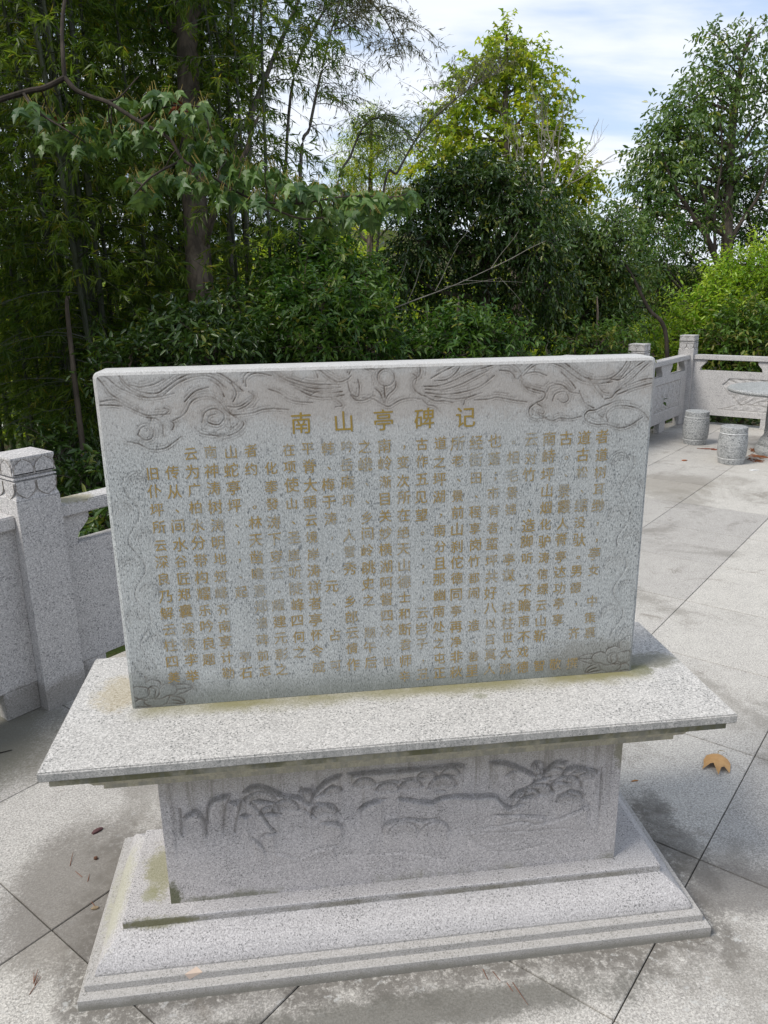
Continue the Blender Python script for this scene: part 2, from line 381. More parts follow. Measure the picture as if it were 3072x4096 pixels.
def smooth_path(pts, n=10):
    pts = [A(p, float) for p in pts]; P = [2 * pts[0] - pts[1]] + pts + [2 * pts[-1] - pts[-2]]; out = []
    for i in range(1, len(P) - 2):
        for k in range(n):
            t = k / n
            out.append(0.5 * ((2 * P[i]) + (-P[i - 1] + P[i + 1]) * t + (2 * P[i - 1] - 5 * P[i] + 4 * P[i + 1] - P[i + 2]) * t * t + (-P[i - 1] + 3 * P[i] - 3 * P[i + 1] + P[i + 2]) * t ** 3))
    out.append(pts[-1]); return out

def seg_field(X, Z, lines, width):
    """min distance from grid points to poly-lines, evaluated only near them"""
    D = np.full(X.shape, 9.0, np.float32)
    xs = X[0]; zs = Z[:, 0]; pad = width * 2.2
    for ln in lines:
        for (a, b) in zip(ln[:-1], ln[1:]):
            i0 = np.searchsorted(xs, min(a[0], b[0]) - pad); i1 = np.searchsorted(xs, max(a[0], b[0]) + pad)
            j0 = np.searchsorted(zs, min(a[1], b[1]) - pad); j1 = np.searchsorted(zs, max(a[1], b[1]) + pad)
            if i1 <= i0 or j1 <= j0: continue
            x = X[j0:j1, i0:i1] - a[0]; z = Z[j0:j1, i0:i1] - a[1]; dx, dz = b[0] - a[0], b[1] - a[1]
            t = np.clip((x * dx + z * dz) / (dx * dx + dz * dz + 1e-12), 0, 1)
            d = np.hypot(x - t * dx, z - t * dz); D[j0:j1, i0:i1] = np.minimum(D[j0:j1, i0:i1], d)
    return D

def relief_mesh(name, x0, x1, z0, z1, step, hfun, mat, zs=None):
    """carved front face in the x-z plane, facing -y; hfun(X,Z) -> (displacement towards -y, groove)"""
    nx = int(round((x1 - x0) / step)) + 1; nz = int(round((z1 - z0) / step)) + 1
    xs = np.linspace(x0, x1, nx); zs = np.linspace(z0, z1, nz) if zs is None else zs; nz = len(zs); X, Z = np.meshgrid(xs, zs)
    H, Gv = hfun(X, Z)
    edge = np.minimum(np.minimum(X - x0, x1 - X), np.minimum(Z - z0, z1 - Z)); H = H * np.clip(edge / (step * 1.5), 0, 1)
    V = np.stack([X, -H, Z], -1).reshape(-1, 3)
    idx = np.arange(nx * nz).reshape(nz, nx)
    F = np.stack([idx[:-1, :-1], idx[:-1, 1:], idx[1:, 1:], idx[1:, :-1]], -1).reshape(-1, 4)
    return mesh_np(name, V, F, (mat,), True, {'groove': Gv.ravel()})

def W(u, v, d):
    """point seen at display pixel (u,v) (photo width 1659) at depth d metres in front of the camera"""
    q = Vector(((u * 1.8517 - 1536) / FPX, -(v * 1.8517 - 2048) / FPX, -1.0)) * d
    return A(CAM + A(cam_rot @ q))
from mathutils import Euler
cam_rot = Euler(ROT, 'XYZ').to_matrix()

# ================================================================== GROUND AND TERRACE
S2 = math.sqrt(0.5)
def st(s, t): return (s * S2 - t * S2, s * S2 + t * S2)      # s runs along the balustrade, t across it
SL = [(1.055 * k - 0.02) * S2 for k in range(-6, 14)]        # joints across
TL = [1.05 * j * S2 for j in range(-9, 4)]
S_END, T_END = SL[-1], TL[-1]

def terrain_h(x, y):
    s = (x + y) * S2; t = (y - x) * S2
    e = np.maximum(np.maximum(t - T_END, s - S_END), 0.0)
    h = -0.45 - 0.11 * e + 0.10 * np.sin(x * 1.3) * np.cos(y * 1.1) + 0.06 * np.sin(x * 3.1 + y * 2.3)
    h = np.maximum(h, -5.0)
    r = np.hypot(x, y - 20)
    h = np.where(e <= 0, -0.6, h)
    hill = 22 * np.exp(-((r - 190) / 45) ** 2) * (0.75 + 0.25 * np.sin(np.arctan2(x, y) * 7 + 1))
    return h + np.where(r > 60, hill, 0) + np.where(r > 200, 0, 0)

def build_ground():
    u = np.concatenate([-np.geomspace(900, 12, 40), np.linspace(-11.5, 16, 80), np.geomspace(17, 900, 40)])
    v = np.concatenate([-np.geomspace(600, 9, 24), np.linspace(-8.5, 24, 90), np.geomspace(25, 900, 50)])
    X, Y = np.meshgrid(u, v); Z = terrain_h(X, Y)
    V = np.stack([X, Y, Z], -1).reshape(-1, 3); nx = len(u); idx = np.arange(V.shape[0]).reshape(len(v), nx)
    F = np.stack([idx[:-1, :-1], idx[:-1, 1:], idx[1:, 1:], idx[1:, :-1]], -1).reshape(-1, 4)
    m, g = new_mat('forest floor'); pos = g.n('ShaderNodeNewGeometry').outputs['Position']
    n = g.noise(pos, 0.9, 7, 0.7); n2 = g.noise(pos, 14, 5, 0.7)
    c = g.mix(g.ramp(n, 0.4, 0.6), (0.045, 0.035, 0.022), (0.05, 0.075, 0.02)); c = g.mix(g.ramp(n2, 0.55, 0.7, 0, 0.7), c, (0.13, 0.085, 0.045))
    finish(m, g, c, 0.95, n2, 0.1, 0.8, 0.05)
    link('ground', mesh_np('ground', V, F, (m,), True), kind='structure')
build_ground()

def build_terrace():
    mb = MB()
    s0, s1, t0, t1 = SL[0] - 6, S_END - 0.02, TL[0] - 6, T_END - 0.02
    P = [st(s0, t0), st(s1, t0), st(s1, t1), st(s0, t1)]
    V = [(x, y, z) for z in (-1.2, -0.011) for x, y in P]
    mb.add(V, [(3, 2, 1, 0), (4, 5, 6, 7), (0, 1, 5, 4), (1, 2, 6, 5), (2, 3, 7, 6), (3, 0, 4, 7)])
    ter = mb.make('terrace', M_BED, kind='structure')
    mb = MB(); w = SL[1] - SL[0]; tt = TL[1] - TL[0]; j = 0.0019
    mb.box(-w / 2 + j, w / 2 - j, -tt / 2 + j, tt / 2 - j, -0.06, 0.0, 0.0016)
    me = mesh_np('paving_slab', mb.V, mb.F, (M_SLAB,))
    rr = random.Random(3)
    inv = cam_rot.transposed()
    def vis(x, y):
        q = inv @ (Vector((x, y, 0)) - Vector(CAM))
        if q.z > -0.2: return False
        a = 1536 + FPX * q.x / -q.z; b = 2048 - FPX * q.y / -q.z; return a, b
    n = 0
    for k in range(len(SL) - 1):
        for i in range(len(TL) - 1):
            sc_, tc = (SL[k] + SL[k + 1]) / 2, (TL[i] + TL[i + 1]) / 2
            ok = False
            for ds in (-.53, 0, .53):
                for dt in (-.53, 0, .53):
                    p = vis(*st(sc_ + ds, tc + dt))
                    if p and -350 < p[0] < 3500 and 1200 < p[1] < 4500: ok = True
            near = math.hypot(*(A(st(sc_, tc)) - CAM[:2])) < 2.2
            if not (ok or near): continue
            x, y = st(sc_, tc)
            o = link('paving_slab', me, ter, (x, y, rr.uniform(-0.0012, 0.0)), (rr.uniform(-.0012, .0012), rr.uniform(-.0012, .0012), R(45)))
            n += 1
    return ter
terrace = build_terrace()

# ================================================================== THE STELE
stele = thing('stone_stele', 'wide grey granite stele with gold characters on a carved stepped pedestal', 'stele')

def build_strokes():
    """incised drawing of the tablet, traced in the photograph's face plane (metres, origin bottom centre)"""
    Z1 = (0.6932, 350, 1400); Z2 = (0.7233, 1450, 1380); Z3 = (0.6932, 450, 2100)
    inv = cam_rot
    def f(zm, pts):
        out = []
        for a, b in pts:
            u = a * zm[0] + zm[1]; v = b * zm[0] + zm[2]
            d = inv @ Vector(((u - 1536) / FPX, -(v - 2048) / FPX, -1.0)); t = -CAM[1] / d.y
            out.append((CAM[0] + d.x * t, CAM[2] + d.z * t))
        return out
    def circ(cx, cy, rx, ry=None, a0=0, a1=360, n=18):
        ry = ry or rx
        return [(cx + rx * math.cos(R(a0 + (a1 - a0) * i / n)), cy + ry * math.sin(R(a0 + (a1 - a0) * i / n))) for i in range(n + 1)]
    L = [f(Z1, p) for p in [
        [(30,130),(90,200),(140,260),(230,310),(300,350)], [(30,130),(110,160),(170,210),(250,250),(330,275),(420,270),(500,250)],
        [(175,120),(200,190),(260,240),(340,275)], [(180,150),(240,210),(320,245),(400,250),(450,220),(520,170),(600,135),(680,120),(760,135),(830,180),(900,240)],
        [(440,260),(520,195),(600,160),(680,150),(740,170),(800,220)], [(75,300),(160,290),(230,330),(320,370),(350,380)], [(70,320),(140,320),(200,325)],
        [(490,410),(560,370),(600,300),(650,275),(720,275),(770,310),(800,350),(840,380)], [(350,380),(420,375),(475,370)], [(340,390),(400,400),(440,440)], [(430,385),(470,350),(440,335)],
        [(370,390),(360,430),(340,470)], [(290,490),(310,450),(350,440),(380,470),(370,510),(330,520),(290,490)], [(230,530),(300,545),(360,575),(440,570),(490,540),(540,500)],
        [(400,400),(430,430),(440,500)], [(480,410),(500,430),(490,460)], [(900,190),(905,150),(940,120),(1000,110),(1060,120),(1120,160),(1180,190),(1250,210)],
        [(915,210),(915,170),(950,140),(1000,135),(1060,150)], [(1280,90),(1340,120),(1400,160),(1450,185),(1500,170),(1520,150)], [(1300,95),(1320,130),(1330,160)], [(1330,100),(1380,150),(1440,190)],
        [(1150,160),(1250,190),(1350,200),(1450,200)], [(1160,180),(1260,215),(1370,225),(1460,215)], [(1180,200),(1280,240),(1380,250),(1470,240)], [(1200,220),(1290,265),(1390,275),(1480,260)],
        [(1040,225),(1110,250),(1160,285),(1220,300),(1300,305)], [(930,240),(955,270),(900,315),(860,330),(800,325)], [(955,240),(960,275),(920,320),(870,345)],
        [(800,325),(830,370),(870,375),(950,365),(1010,345),(1080,340),(1160,345)], [(840,380),(900,420),(880,460),(830,490),(760,500),(700,485)], [(860,385),(870,420),(840,450)],
        [(790,390),(800,440),(830,460),(820,400)], [(660,420),(680,360),(740,340),(790,380),(760,430),(700,420),(700,385),(740,370)], [(620,450),(650,480),(720,495),(800,490)],
        [(1500,130),(1515,95),(1560,85),(1620,105),(1659,115)], [(1510,140),(1530,105),(1570,95),(1620,118)], [(1390,270),(1440,290),(1470,320),(1430,330)],
        [(1500,180),(1520,250),(1560,270),(1570,220),(1560,170)], [(1290,260),(1330,240),(1400,245)], [(1520,260),(1550,290),(1600,290),(1640,270),(1659,265)],
        [(560,300),(620,240),(700,215)], [(830,190),(860,250),(840,300)], [(700,170),(760,210),(790,270)], [(240,200),(300,215),(380,200),(440,170)]]]
    L += [f(Z2, p) for p in [
        [(0,110),(40,125),(90,120),(110,105)], [(135,105),(190,125),(250,120),(300,110),(320,130),(315,170),(280,200),(290,250),(330,280)], circ(130, 180, 48),
        [(70,240),(100,270),(120,320),(140,280),(180,240),(185,200)], [(120,230),(125,290)], [(0,295),(60,300),(110,330),(150,340),(200,310),(260,295),(320,300)],
        [(380,185),(440,150),(500,120),(550,90),(520,150),(470,190),(400,200)], [(340,230),(430,225),(520,190),(600,150),(680,125),(740,105)], [(350,245),(440,250),(540,220),(620,180),(700,140)],
        [(350,265),(450,275),(560,260),(650,230),(730,170)], [(400,285),(500,300),(580,290),(660,265)], [(740,100),(800,95),(850,120),(880,160),(870,200)],
        [(860,190),(900,140),(960,95),(1040,80),(1110,95),(1170,140),(1230,180),(1300,195),(1370,185),(1420,150),(1450,110),(1475,65)], [(760,115),(810,115),(850,150)],
        [(890,170),(950,115),(1030,100),(1100,120),(1160,165),(1220,200),(1300,215),(1380,205)], [(1375,190),(1430,190),(1500,130),(1560,90),(1625,65)], [(1380,285),(1440,230),(1500,180),(1560,120),(1620,75)],
        [(1400,260),(1480,220),(1560,190),(1625,185)], [(1410,275),(1500,240),(1620,205)], [(1475,65),(1480,110),(1430,180)], [(620,305),(700,300),(740,290),(800,300),(860,310),(910,315)],
        [(1060,215),(1110,225),(1150,260),(1200,270)], [(1200,255),(1230,320),(1280,350)], [(870,190),(900,230),(960,250),(1010,265),(1000,300),(960,320)], [(880,210),(920,250),(980,270)],
        [(960,320),(925,350),(925,390),(960,410),(1020,400)], [(965,325),(1000,350),(1000,380),(960,370)], [(940,355),(980,390),(1010,400)], [(1000,400),(1050,420),(1090,405),(1150,410),(1210,395)],
        [(1050,310),(1070,270),(1120,260),(1140,300),(1110,320),(1080,300)], [(1020,260),(1040,230),(1090,220)], [(1340,300),(1380,290),(1400,260)],
        [(1380,320),(1330,340),(1290,360),(1250,365),(1230,390),(1240,420),(1290,440),(1350,440),(1420,460),(1480,445),(1550,400)], [(1290,370),(1330,400),(1350,350)],
        [(1360,430),(1350,380),(1400,340),(1480,340),(1550,370),(1590,420)], [(330,300),(360,330),(400,340),(430,370)], [(340,280),(400,310),(450,310),(500,320)], [(560,330),(570,300),(600,285)],
        [(900,160),(960,150),(1020,170)], [(1100,150),(1150,200),(1180,240)], [(760,140),(820,150),(850,190)], [(280,160),(300,180),(290,220)], [(1300,220),(1330,260),(1370,270)], [(1250,180),(1290,240),(1330,290)]]]
    lotus = [[(115,985),(120,940),(170,935),(210,950),(205,990),(150,1005),(115,985)], circ(237, 965, 35), [(270,950),(300,920),(350,920),(375,945),(360,975),(320,985),(290,1000),(265,1005),(200,1005)],
        [(185,1000),(190,1035),(250,1050),(310,1030),(330,990)], [(115,1040),(150,1010),(200,1015)], [(120,1052),(200,1050),(260,1048)], [(340,985),(400,1000),(415,1030),(350,1030),(310,1030)],
        [(370,920),(420,920),(465,935),(420,965),(375,980)], [(190,910),(220,895),(270,905),(280,925)], [(110,840),(150,850),(190,880),(190,910)], [(370,950),(420,945),(465,935)], [(345,1010),(380,1015),(415,1030)], [(225,940),(250,950),(245,990)]]
    fl = [f(Z3, p) for p in lotus]
    L += fl + [[(-x, z) for x, z in p] for p in fl]
    # scrolling cloud border up both sides
    for sgn in (-1, 1):
        stem = []
        for i in range(61):
            z = ZL + 0.12 + 0.56 * i / 60; stem.append((sgn * (0.688 + 0.018 * math.sin((z - ZL) * 2 * math.pi / 0.155)), z))
        L.append(stem)
        for q in range(8):
            z = ZL + 0.115 + q * 0.0775; inner = q % 2
            cx = sgn * (0.664 if inner else 0.714)
            for rr in (0.024, 0.016, 0.028):
                zz = z + (0 if rr != 0.028 else 0.004)
                a0, a1 = (15, 195) if (sgn > 0) == bool(inner) else (-15, 165)
                L.append([(cx + rr * math.cos(R(a0 + (a1 - a0) * i / 10)), zz + rr * math.sin(R(a0 + (a1 - a0) * i / 10))) for i in range(11)])
    return [[tuple(p) for p in smooth_path([A(q) for q in ln], 5)] if 2 < len(ln) < 14 else ln for ln in L]

def build_tablet():
    L = build_strokes(); HW, H, T = 0.75, 0.9552, 0.11; ch = 0.010; cc = 0.012
    def hf(X, Z):
        D = seg_field(X, Z, L, 0.006)
        prof = np.clip(1.15 - D / 0.0020, 0, 1); gr = np.clip(1.45 - D / 0.0019, 0, 1)
        Q = []
        for ln in L:
            if len(ln) < 8: continue
            a = A(ln); d_ = np.gradient(a, axis=0); nn = np.stack([-d_[:, 1], d_[:, 0]], -1); nn = nn / (np.linalg.norm(nn, axis=1, keepdims=True) + 1e-9); m = len(a)
            if a[:, 1].mean() < ZL + 0.60: continue
            for off, f0, f1 in ((.0075, .12, .8), (-.0065, .3, .95), (.014, .35, .62)):
                Q.append([tuple(p) for p in (a + nn * off)[int(m * f0):max(int(m * f1), int(m * f0) + 2)]])
            for j in range(4, m - 2, 7): Q.append([tuple(a[j]), tuple(a[j] + nn[j] * .011 + d_[j] * .6)])
        D3 = seg_field(X, Z, Q, 0.004)
        vary = 0.7 + 0.3 * np.sin(X * 61 + np.sin(Z * 83) * 2) * np.sin(Z * 47 + 1.3)
        dep = 0.0022 * (0.75 + 0.25 * np.sin(X * 37) * np.cos(Z * 29))
        prof = np.maximum(prof * vary, np.clip(1 - D3 / .0020, 0, 1) * .4); gr = np.maximum(gr * vary, np.clip(1.2 - D3 / .0018, 0, 1) * .55 * vary)
        smudge = np.clip(1 - D / 0.016, 0, 1) * (0.16 + 0.16 * np.sin(X * 23 + 2 * np.sin(Z * 31)) * np.cos(Z * 19)) + np.clip(1 - D3 / 0.008, 0, 1) * .10
        gr = np.maximum(gr, smudge)
        return -prof * dep, gr * (0.35 + 0.65 * np.clip((Z - ZL - 0.66) / 0.1, 0, 1) + 0.45 * (Z < ZL + 0.1))
    # front face between the chamfers: cut the top corners by squeezing the top rows
    me = relief_mesh('carved_face', -HW + ch, HW - ch, ZL + 0.001, ZL + H - ch, 0.0020, hf, M_STELE, np.concatenate([np.arange(ZL + 0.001, ZL + 0.125, 0.0022), np.arange(ZL + 0.125, ZL + H - ch - 0.27, 0.0045), np.linspace(ZL + H - ch - 0.27, ZL + H - ch, 136)]))
    co = np.empty(len(me.vertices) * 3, np.float32); me.vertices.foreach_get('co', co); co = co.reshape(-1, 3)
    top = ZL + H - ch; k = np.clip((co[:, 2] - (top - cc)) / cc, 0, 1)
    lim = HW - ch - cc * (1 - np.sqrt(np.clip(1 - k * k, 0, 1)))
    co[:, 0] = np.sign(co[:, 0]) * np.minimum(np.abs(co[:, 0]), lim)
    me.vertices.foreach_set('co', co.ravel()); me.update()
    tab = link('tablet', me, stele)
    # the block behind it
    mb = MB(); prof = []
    def outline(h, zt, r):
        P = [(-h, ZL + 0.0005)]
        for i in range(7): a = R(180 - 15 * i); P.append((-h + r + r * math.cos(a), zt - r + r * math.sin(a)))
        for i in range(7): a = R(90 - 15 * i); P.append((h - r + r * math.cos(a), zt - r + r * math.sin(a)))
        P.append((h, ZL + 0.0005)); return P
    rings = [(HW - ch, ZL + H - ch, cc, 0.0), (HW - 0.003, ZL + H - 0.003, cc + 0.004, ch * 0.35), (HW, ZL + H, cc + 0.006, ch), (HW, ZL + H, cc + 0.006, T - ch), (HW - ch, ZL + H - ch, cc, T)]
    base = 0; V = []; F = []
    for h, zt, r, y in rings: V += [(x, y, z) for x, z in outline(h, zt, r)]
    n = len(outline(1, 1, .1))
    for k in range(len(rings) - 1):
        for i in range(n):
            j = (i + 1) % n; F.append((k * n + i, (k + 1) * n + i, (k + 1) * n + j, k * n + j))
    F.append(tuple((len(rings) - 1) * n + i for i in range(n)))
    mb.add(V, F); mb.make('tablet_block', M_STELE, tab, smooth=True)
    return tab
tablet = build_tablet()

COLS = ['者道树耳缈，，亭女　中策裏', '道古松、缥没驮。男德，　齐　撰', '古。、景霞人脊亭达功亭享　　敬', '南峙坪山烟化驴涛信缥云山靳　智', '云对竹　、造脚听，不瞻南不戏德',
        '。相毛景锦，，亭谋、柱柱世大那', '也蓬；市有者蛮坪共好八以百真人', '经街田、程享岗竹都闹，造、善里', '所老、景前山刹佗德同亭再净非秋', '道之坪湖，南分且那幽南处之屯正',
        '古作五见望。，，，，云岂子，丑', '，变次所在绝天山德士和断君师辛', '南岭渐目关妙横湖阿督四冷、世', '之峨、、乡间岭眺史之　题午后', '吟岳庵坪。人雪秀　乡郎云情作',
        '韩、梅于涛，，、元、　占　可', '平脊大頭云境岸涛祥者亭怀令威', '在项使山、圣崖听陡峰四何之', '　化奉發涛下穿云、耀建元彰之', '者约　。林天凿瞻意郑遣碑前志',
        '山蛇亭坪、，，、起　　　亭石', '南神涛树涛明地筑峰齐南享计勒', '云为广柏水分带构耀乐吟良题', '　传从、间水谷匠郑囊深張李举', '　旧仆坪所云深良乃解云柱四美']
def glyph_mesh(ch, size, cache={}):
    if ch in cache: return cache[ch]
    cu = bpy.data.curves.new('t', 'FONT'); cu.body = ch; cu.size = 1.0; cu.align_x = 'CENTER'; cu.resolution_u = 2; cu.offset = 0.0
    o = bpy.data.objects.new('t', cu); COL.objects.link(o); bpy.context.view_layer.update()
    me = bpy.data.meshes.new_from_object(o.evaluated_get(bpy.context.evaluated_depsgraph_get()))
    V = A([v.co[:] for v in me.vertices]) if len(me.vertices) else np.zeros((0, 3)); F = [tuple(p.vertices) for p in me.polygons]
    bpy.data.objects.remove(o); bpy.data.curves.remove(cu)
    cache[ch] = (V, F); return cache[ch]
def put_text():
    rr = random.Random(5)
    def place(mb, ch, x, z, s, y=-0.0009):
        V, F = glyph_mesh(ch, s)
        if not len(V): return
        sh = rr.uniform(0.02, 0.09); a = rr.uniform(-0.03, 0.03)
        P = []
        for q in V:
            px, pz = q[0] * s * 0.95, (q[1] - 0.36) * s
            pz += px * (sh + a) ; px += pz * a
            P.append((x + px, y, z + pz))
        cu_ = s * .007
        for j, (ox, oz) in enumerate(((cu_, cu_ * .5), (-cu_, -cu_ * .5))):
            mb.add([(a + ox, b - j * .00012, c + oz) for a, b, c in P], F)
    dots = MB()
    for k, c in enumerate(COLS):
        x = 0.605 - 0.0512 * k
        for r, ch in enumerate(c):
            if ch == '　': continue
            z = ZL + 0.737 - 0.0497 * r
            if ch in '，、。；': place(dots, ch, x + 0.012, z + 0.004, 0.034)
            else:
                mb = MB(); place(mb, ch, x + rr.uniform(-.002, .002), z + rr.uniform(-.002, .002), 0.0405 * rr.uniform(0.90, 1.08)); mb.make('character', M_GOLD, tablet)
    dots.make('punctuation', M_GOLD, tablet, kind='stuff')
    for ch, x in zip('南山亭碑记', (-0.230, -0.117, -0.010, 0.101, 0.214)):
        mb = MB(); place(mb, ch, x, ZL + 0.806, 0.061); mb.make('title_character', M_GOLD2, tablet)
put_text()

def build_pedestal():
    # ledge with rounded arrises
    y0, y1, hw = -0.283, 0.346, 0.93; cy = (y0 + y1) / 2
    mb = MB(); mb.box(-hw, hw, y0, y1, ZL - 0.0283, ZL, 0.004); mb.make('ledge_slab', M_LEDGE, stele, smooth=True)
    mb = MB()
    def rc(hx, fy, z): b = 2 * cy - fy; return (-hx, hx, fy, b, z)
    z = ZL
    R_ = [rc(.80, -.188, z - .125), rc(.80, -.188, z - .105), rc(.822, -.199, z - .105), rc(.830, -.203, z - .096), rc(.846, -.213, z - .083), rc(.864, -.226, z - .070), rc(.880, -.242, z - .060), rc(.886, -.249, z - .0525),
          rc(.909, -.265, z - .0525), rc(.909, -.265, z - .0284)]
    mb.ring(R_); mb.make('cornice', M_LEDGE, stele)
    # body with the carved landscape
    bw, by, zb, zt = 0.6726, -0.136, 0.1614, ZL - 0.125
    mb = MB()       # shell open at the front, where the carved face closes it
    mb.add([(x, y, z) for z in (zb, zt) for x, y in ((-bw, by), (-bw, 0.20), (bw, 0.20), (bw, by))], [(0, 4, 5, 1), (1, 5, 6, 2), (2, 6, 7, 3), (0, 1, 2, 3), (4, 7, 6, 5)])
    body = mb.make('pedestal_body', M_BODY, stele)
    Z5 = (0.78360, 1300, 3000); Z4 = (0.48222, 550, 2950)
    def f(zm, pts):
        out = []
        for a, b in pts:
            u = a * zm[0] + zm[1]; v = b * zm[0] + zm[2]
            d = cam_rot @ Vector(((u - 1536) / FPX, -(v - 2048) / FPX, -1.0)); t = (by - CAM[1]) / d.y
            out.append((CAM[0] + d.x * t, CAM[2] + d.z * t))
        return out
    # edges: the stone below/right of each line stands proud, the sunk field lies above it
    E = [f(Z4, p) for p in [
        [(345,610),(355,680),(365,820)], [(375,690),(420,650),(480,620),(530,660),(560,730),(570,830)], [(575,720),(580,620),(605,550),(660,510),(770,485)], [(765,500),(730,580),(715,680),(710,800)],
        [(765,550),(800,545),(860,535)], [(865,535),(840,630),(815,720),(808,800)], [(850,660),(900,655),(940,650)], [(880,470),(930,425),(1000,410),(1080,430),(1150,460),(1220,490),(1290,495),(1350,505),(1400,545)],
        [(945,525),(1000,520),(1080,530),(1140,545),(1190,580)], [(1440,535),(1470,470),(1530,400),(1600,350),(1659,325)], [(1360,430),(1370,480),(1430,550),(1455,470),(1450,415)], [(1480,490),(1550,440),(1620,385)],
        [(1450,560),(1500,540),(1560,550),(1625,585)], [(1030,830),(1060,795),(1110,790),(1160,790)], [(940,545),(1020,620),(1080,710),(1150,780)], [(950,840),(1010,880),(1080,950)],
        [(1110,960),(1180,965),(1260,985),(1340,1005),(1420,970),(1480,930),(1560,915),(1659,890)], [(1530,710),(1580,700),(1659,710)], [(1050,635),(1110,625),(1190,635)], [(1390,600),(1430,630),(1480,665)]]]
    E += [f(Z5, p) for p in [
        [(120,130),(250,115),(400,105),(550,92),(690,80),(715,95)], [(0,165),(40,145),(85,135)], [(175,310),(210,280),(260,262),(305,250)], [(265,170),(330,155),(390,160)], [(385,150),(440,140),(500,142)],
        [(560,135),(620,125),(670,135)], [(370,250),(420,250),(480,262),(540,268),(590,245),(650,235),(720,238),(800,238),(870,238),(900,270),(940,295),(970,280),(1015,268)],
        [(845,70),(900,65),(960,80),(1020,105),(1075,135)], [(925,130),(950,108),(985,100)], [(1060,95),(1075,70),(1105,68),(1125,90),(1110,120),(1080,125)], [(1110,130),(1150,90),(1190,65),(1240,68)],
        [(945,250),(985,215),(1040,185),(1090,150),(1150,135)], [(1205,130),(1240,98),(1290,90),(1340,100),(1400,115)], [(1300,130),(1340,112),(1400,120)], [(1420,100),(1415,180),(1410,260),(1400,350),(1395,410)],
        [(300,435),(300,395),(340,370),(420,350),(500,355),(570,348)], [(0,370),(50,370),(95,395)], [(770,405),(850,395),(930,375),(1010,360),(1080,375),(1150,365),(1220,340),(1290,310),(1355,285)],
        [(870,330),(950,325),(1050,335),(1130,340)], [(730,410),(770,470),(850,510),(940,520),(1040,500),(1130,480)], [(740,415),(900,415),(1100,405),(1250,395)], [(1150,160),(1200,160),(1250,170)], [(1010,210),(1050,195),(1090,200)],
        [(60,540),(170,530),(280,530),(420,520),(520,540),(610,560)], [(180,550),(210,520),(250,470)], [(570,210),(610,208)], [(980,265),(1010,240),(1060,225)], [(1190,230),(1230,220),(1280,235)]]]
    E = [[tuple(p) for p in smooth_path([A(q) for q in ln], 5)] for ln in E]
    fans = []
    def fan(zm, cx, cy, r, a0, a1, n=11):
        c = f(zm, [(cx, cy)])[0]; rx = f(zm, [(cx + r, cy)])[0]; rad = abs(rx[0] - c[0])
        for i in range(n):
            a = R(a0 + (a1 - a0) * i / (n - 1)); fans.append([(c[0] + rad * .25 * math.cos(a), c[1] + rad * .25 * math.sin(a)), (c[0] + rad * .93 * math.cos(a), c[1] + rad * .93 * math.sin(a))])
        E.append([(c[0] + rad * math.cos(R(a0 + (a1 - a0) * i / 12)), c[1] + rad * math.sin(R(a0 + (a1 - a0) * i / 12))) for i in range(13)])
    for q in ((1020, 560, 140, 15, 165), (1230, 600, 110, 0, 180), (1100, 640, 90, 20, 170), (1550, 640, 110, 0, 180), (1620, 470, 80, 10, 170), (1400, 500, 70, 40, 140)): fan(Z4, *q)
    for q in ((320, 215, 60, 10, 170), (440, 200, 60, 10, 170), (600, 190, 70, 0, 180), (520, 150, 55, 10, 170), (640, 130, 50, 10, 170), (200, 190, 60, 10, 170), (1090, 235, 75, 10, 170), (1230, 200, 80, 0, 180), (1300, 160, 70, 20, 160), (1170, 140, 60, 20, 160),
              (1040, 250, 60, 20, 160), (1250, 270, 70, 10, 170), (400, 430, 80, 10, 170), (560, 430, 80, 10, 170), (880, 470, 90, 10, 170), (1080, 440, 80, 10, 170)): fan(Z5, *q)
    tx0, tx1 = -0.645, 0.645
    def hf(X, Z):
        D = seg_field(X, Z, E, 0.03)
        # signed shelf: how far a point lies above the nearest edge of a figure
        H = np.zeros_like(X)
        for ln in E:
            a = np.asarray(ln); lx, hx = a[:, 0].min(), a[:, 0].max(); wd = hx - lx
            if wd < 0.03: continue
            o = np.argsort(a[:, 0]); zz = np.interp(X, a[o, 0], a[o, 1])
            inx = np.clip((X - lx) / 0.012, 0, 1) * np.clip((hx - X) / 0.012, 0, 1)
            below = zz - Z
            H = np.maximum(H, inx * np.where((below > -0.002) & (below < 0.11), np.clip((below + 0.002) / 0.005, 0, 1) * (1 - below / 0.11) * 0.020, 0) * np.clip((Z - 0.25) / 0.13, 0.1, 1))
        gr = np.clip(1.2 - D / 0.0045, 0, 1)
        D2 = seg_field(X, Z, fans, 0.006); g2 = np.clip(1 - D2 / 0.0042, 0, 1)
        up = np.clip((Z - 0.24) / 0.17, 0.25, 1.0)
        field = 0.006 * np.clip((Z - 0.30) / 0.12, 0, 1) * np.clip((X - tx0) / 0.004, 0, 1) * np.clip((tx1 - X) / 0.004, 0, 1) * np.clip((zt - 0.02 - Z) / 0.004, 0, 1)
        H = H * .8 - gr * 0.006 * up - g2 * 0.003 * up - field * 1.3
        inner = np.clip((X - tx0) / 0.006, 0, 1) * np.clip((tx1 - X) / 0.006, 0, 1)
        shade_halo = np.clip(1 - D / 0.026, 0, 1) ** 1.6 * 0.22  # soft dark band round the figures: shade painted in with the groove dirt
        return H * np.where(inner > 0, 1, 0), (np.maximum(gr, shade_halo) * up + g2 * 0.6 * up) * np.where(inner > 0, 1, 0)
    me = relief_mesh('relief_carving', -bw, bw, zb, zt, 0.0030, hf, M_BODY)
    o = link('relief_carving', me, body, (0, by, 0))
    # stepped base
    zt3 = 0.1614; mb = MB()
    def rb(hx, fy, z, c=0.010): return (-hx, hx, fy, 2 * c - fy, z)
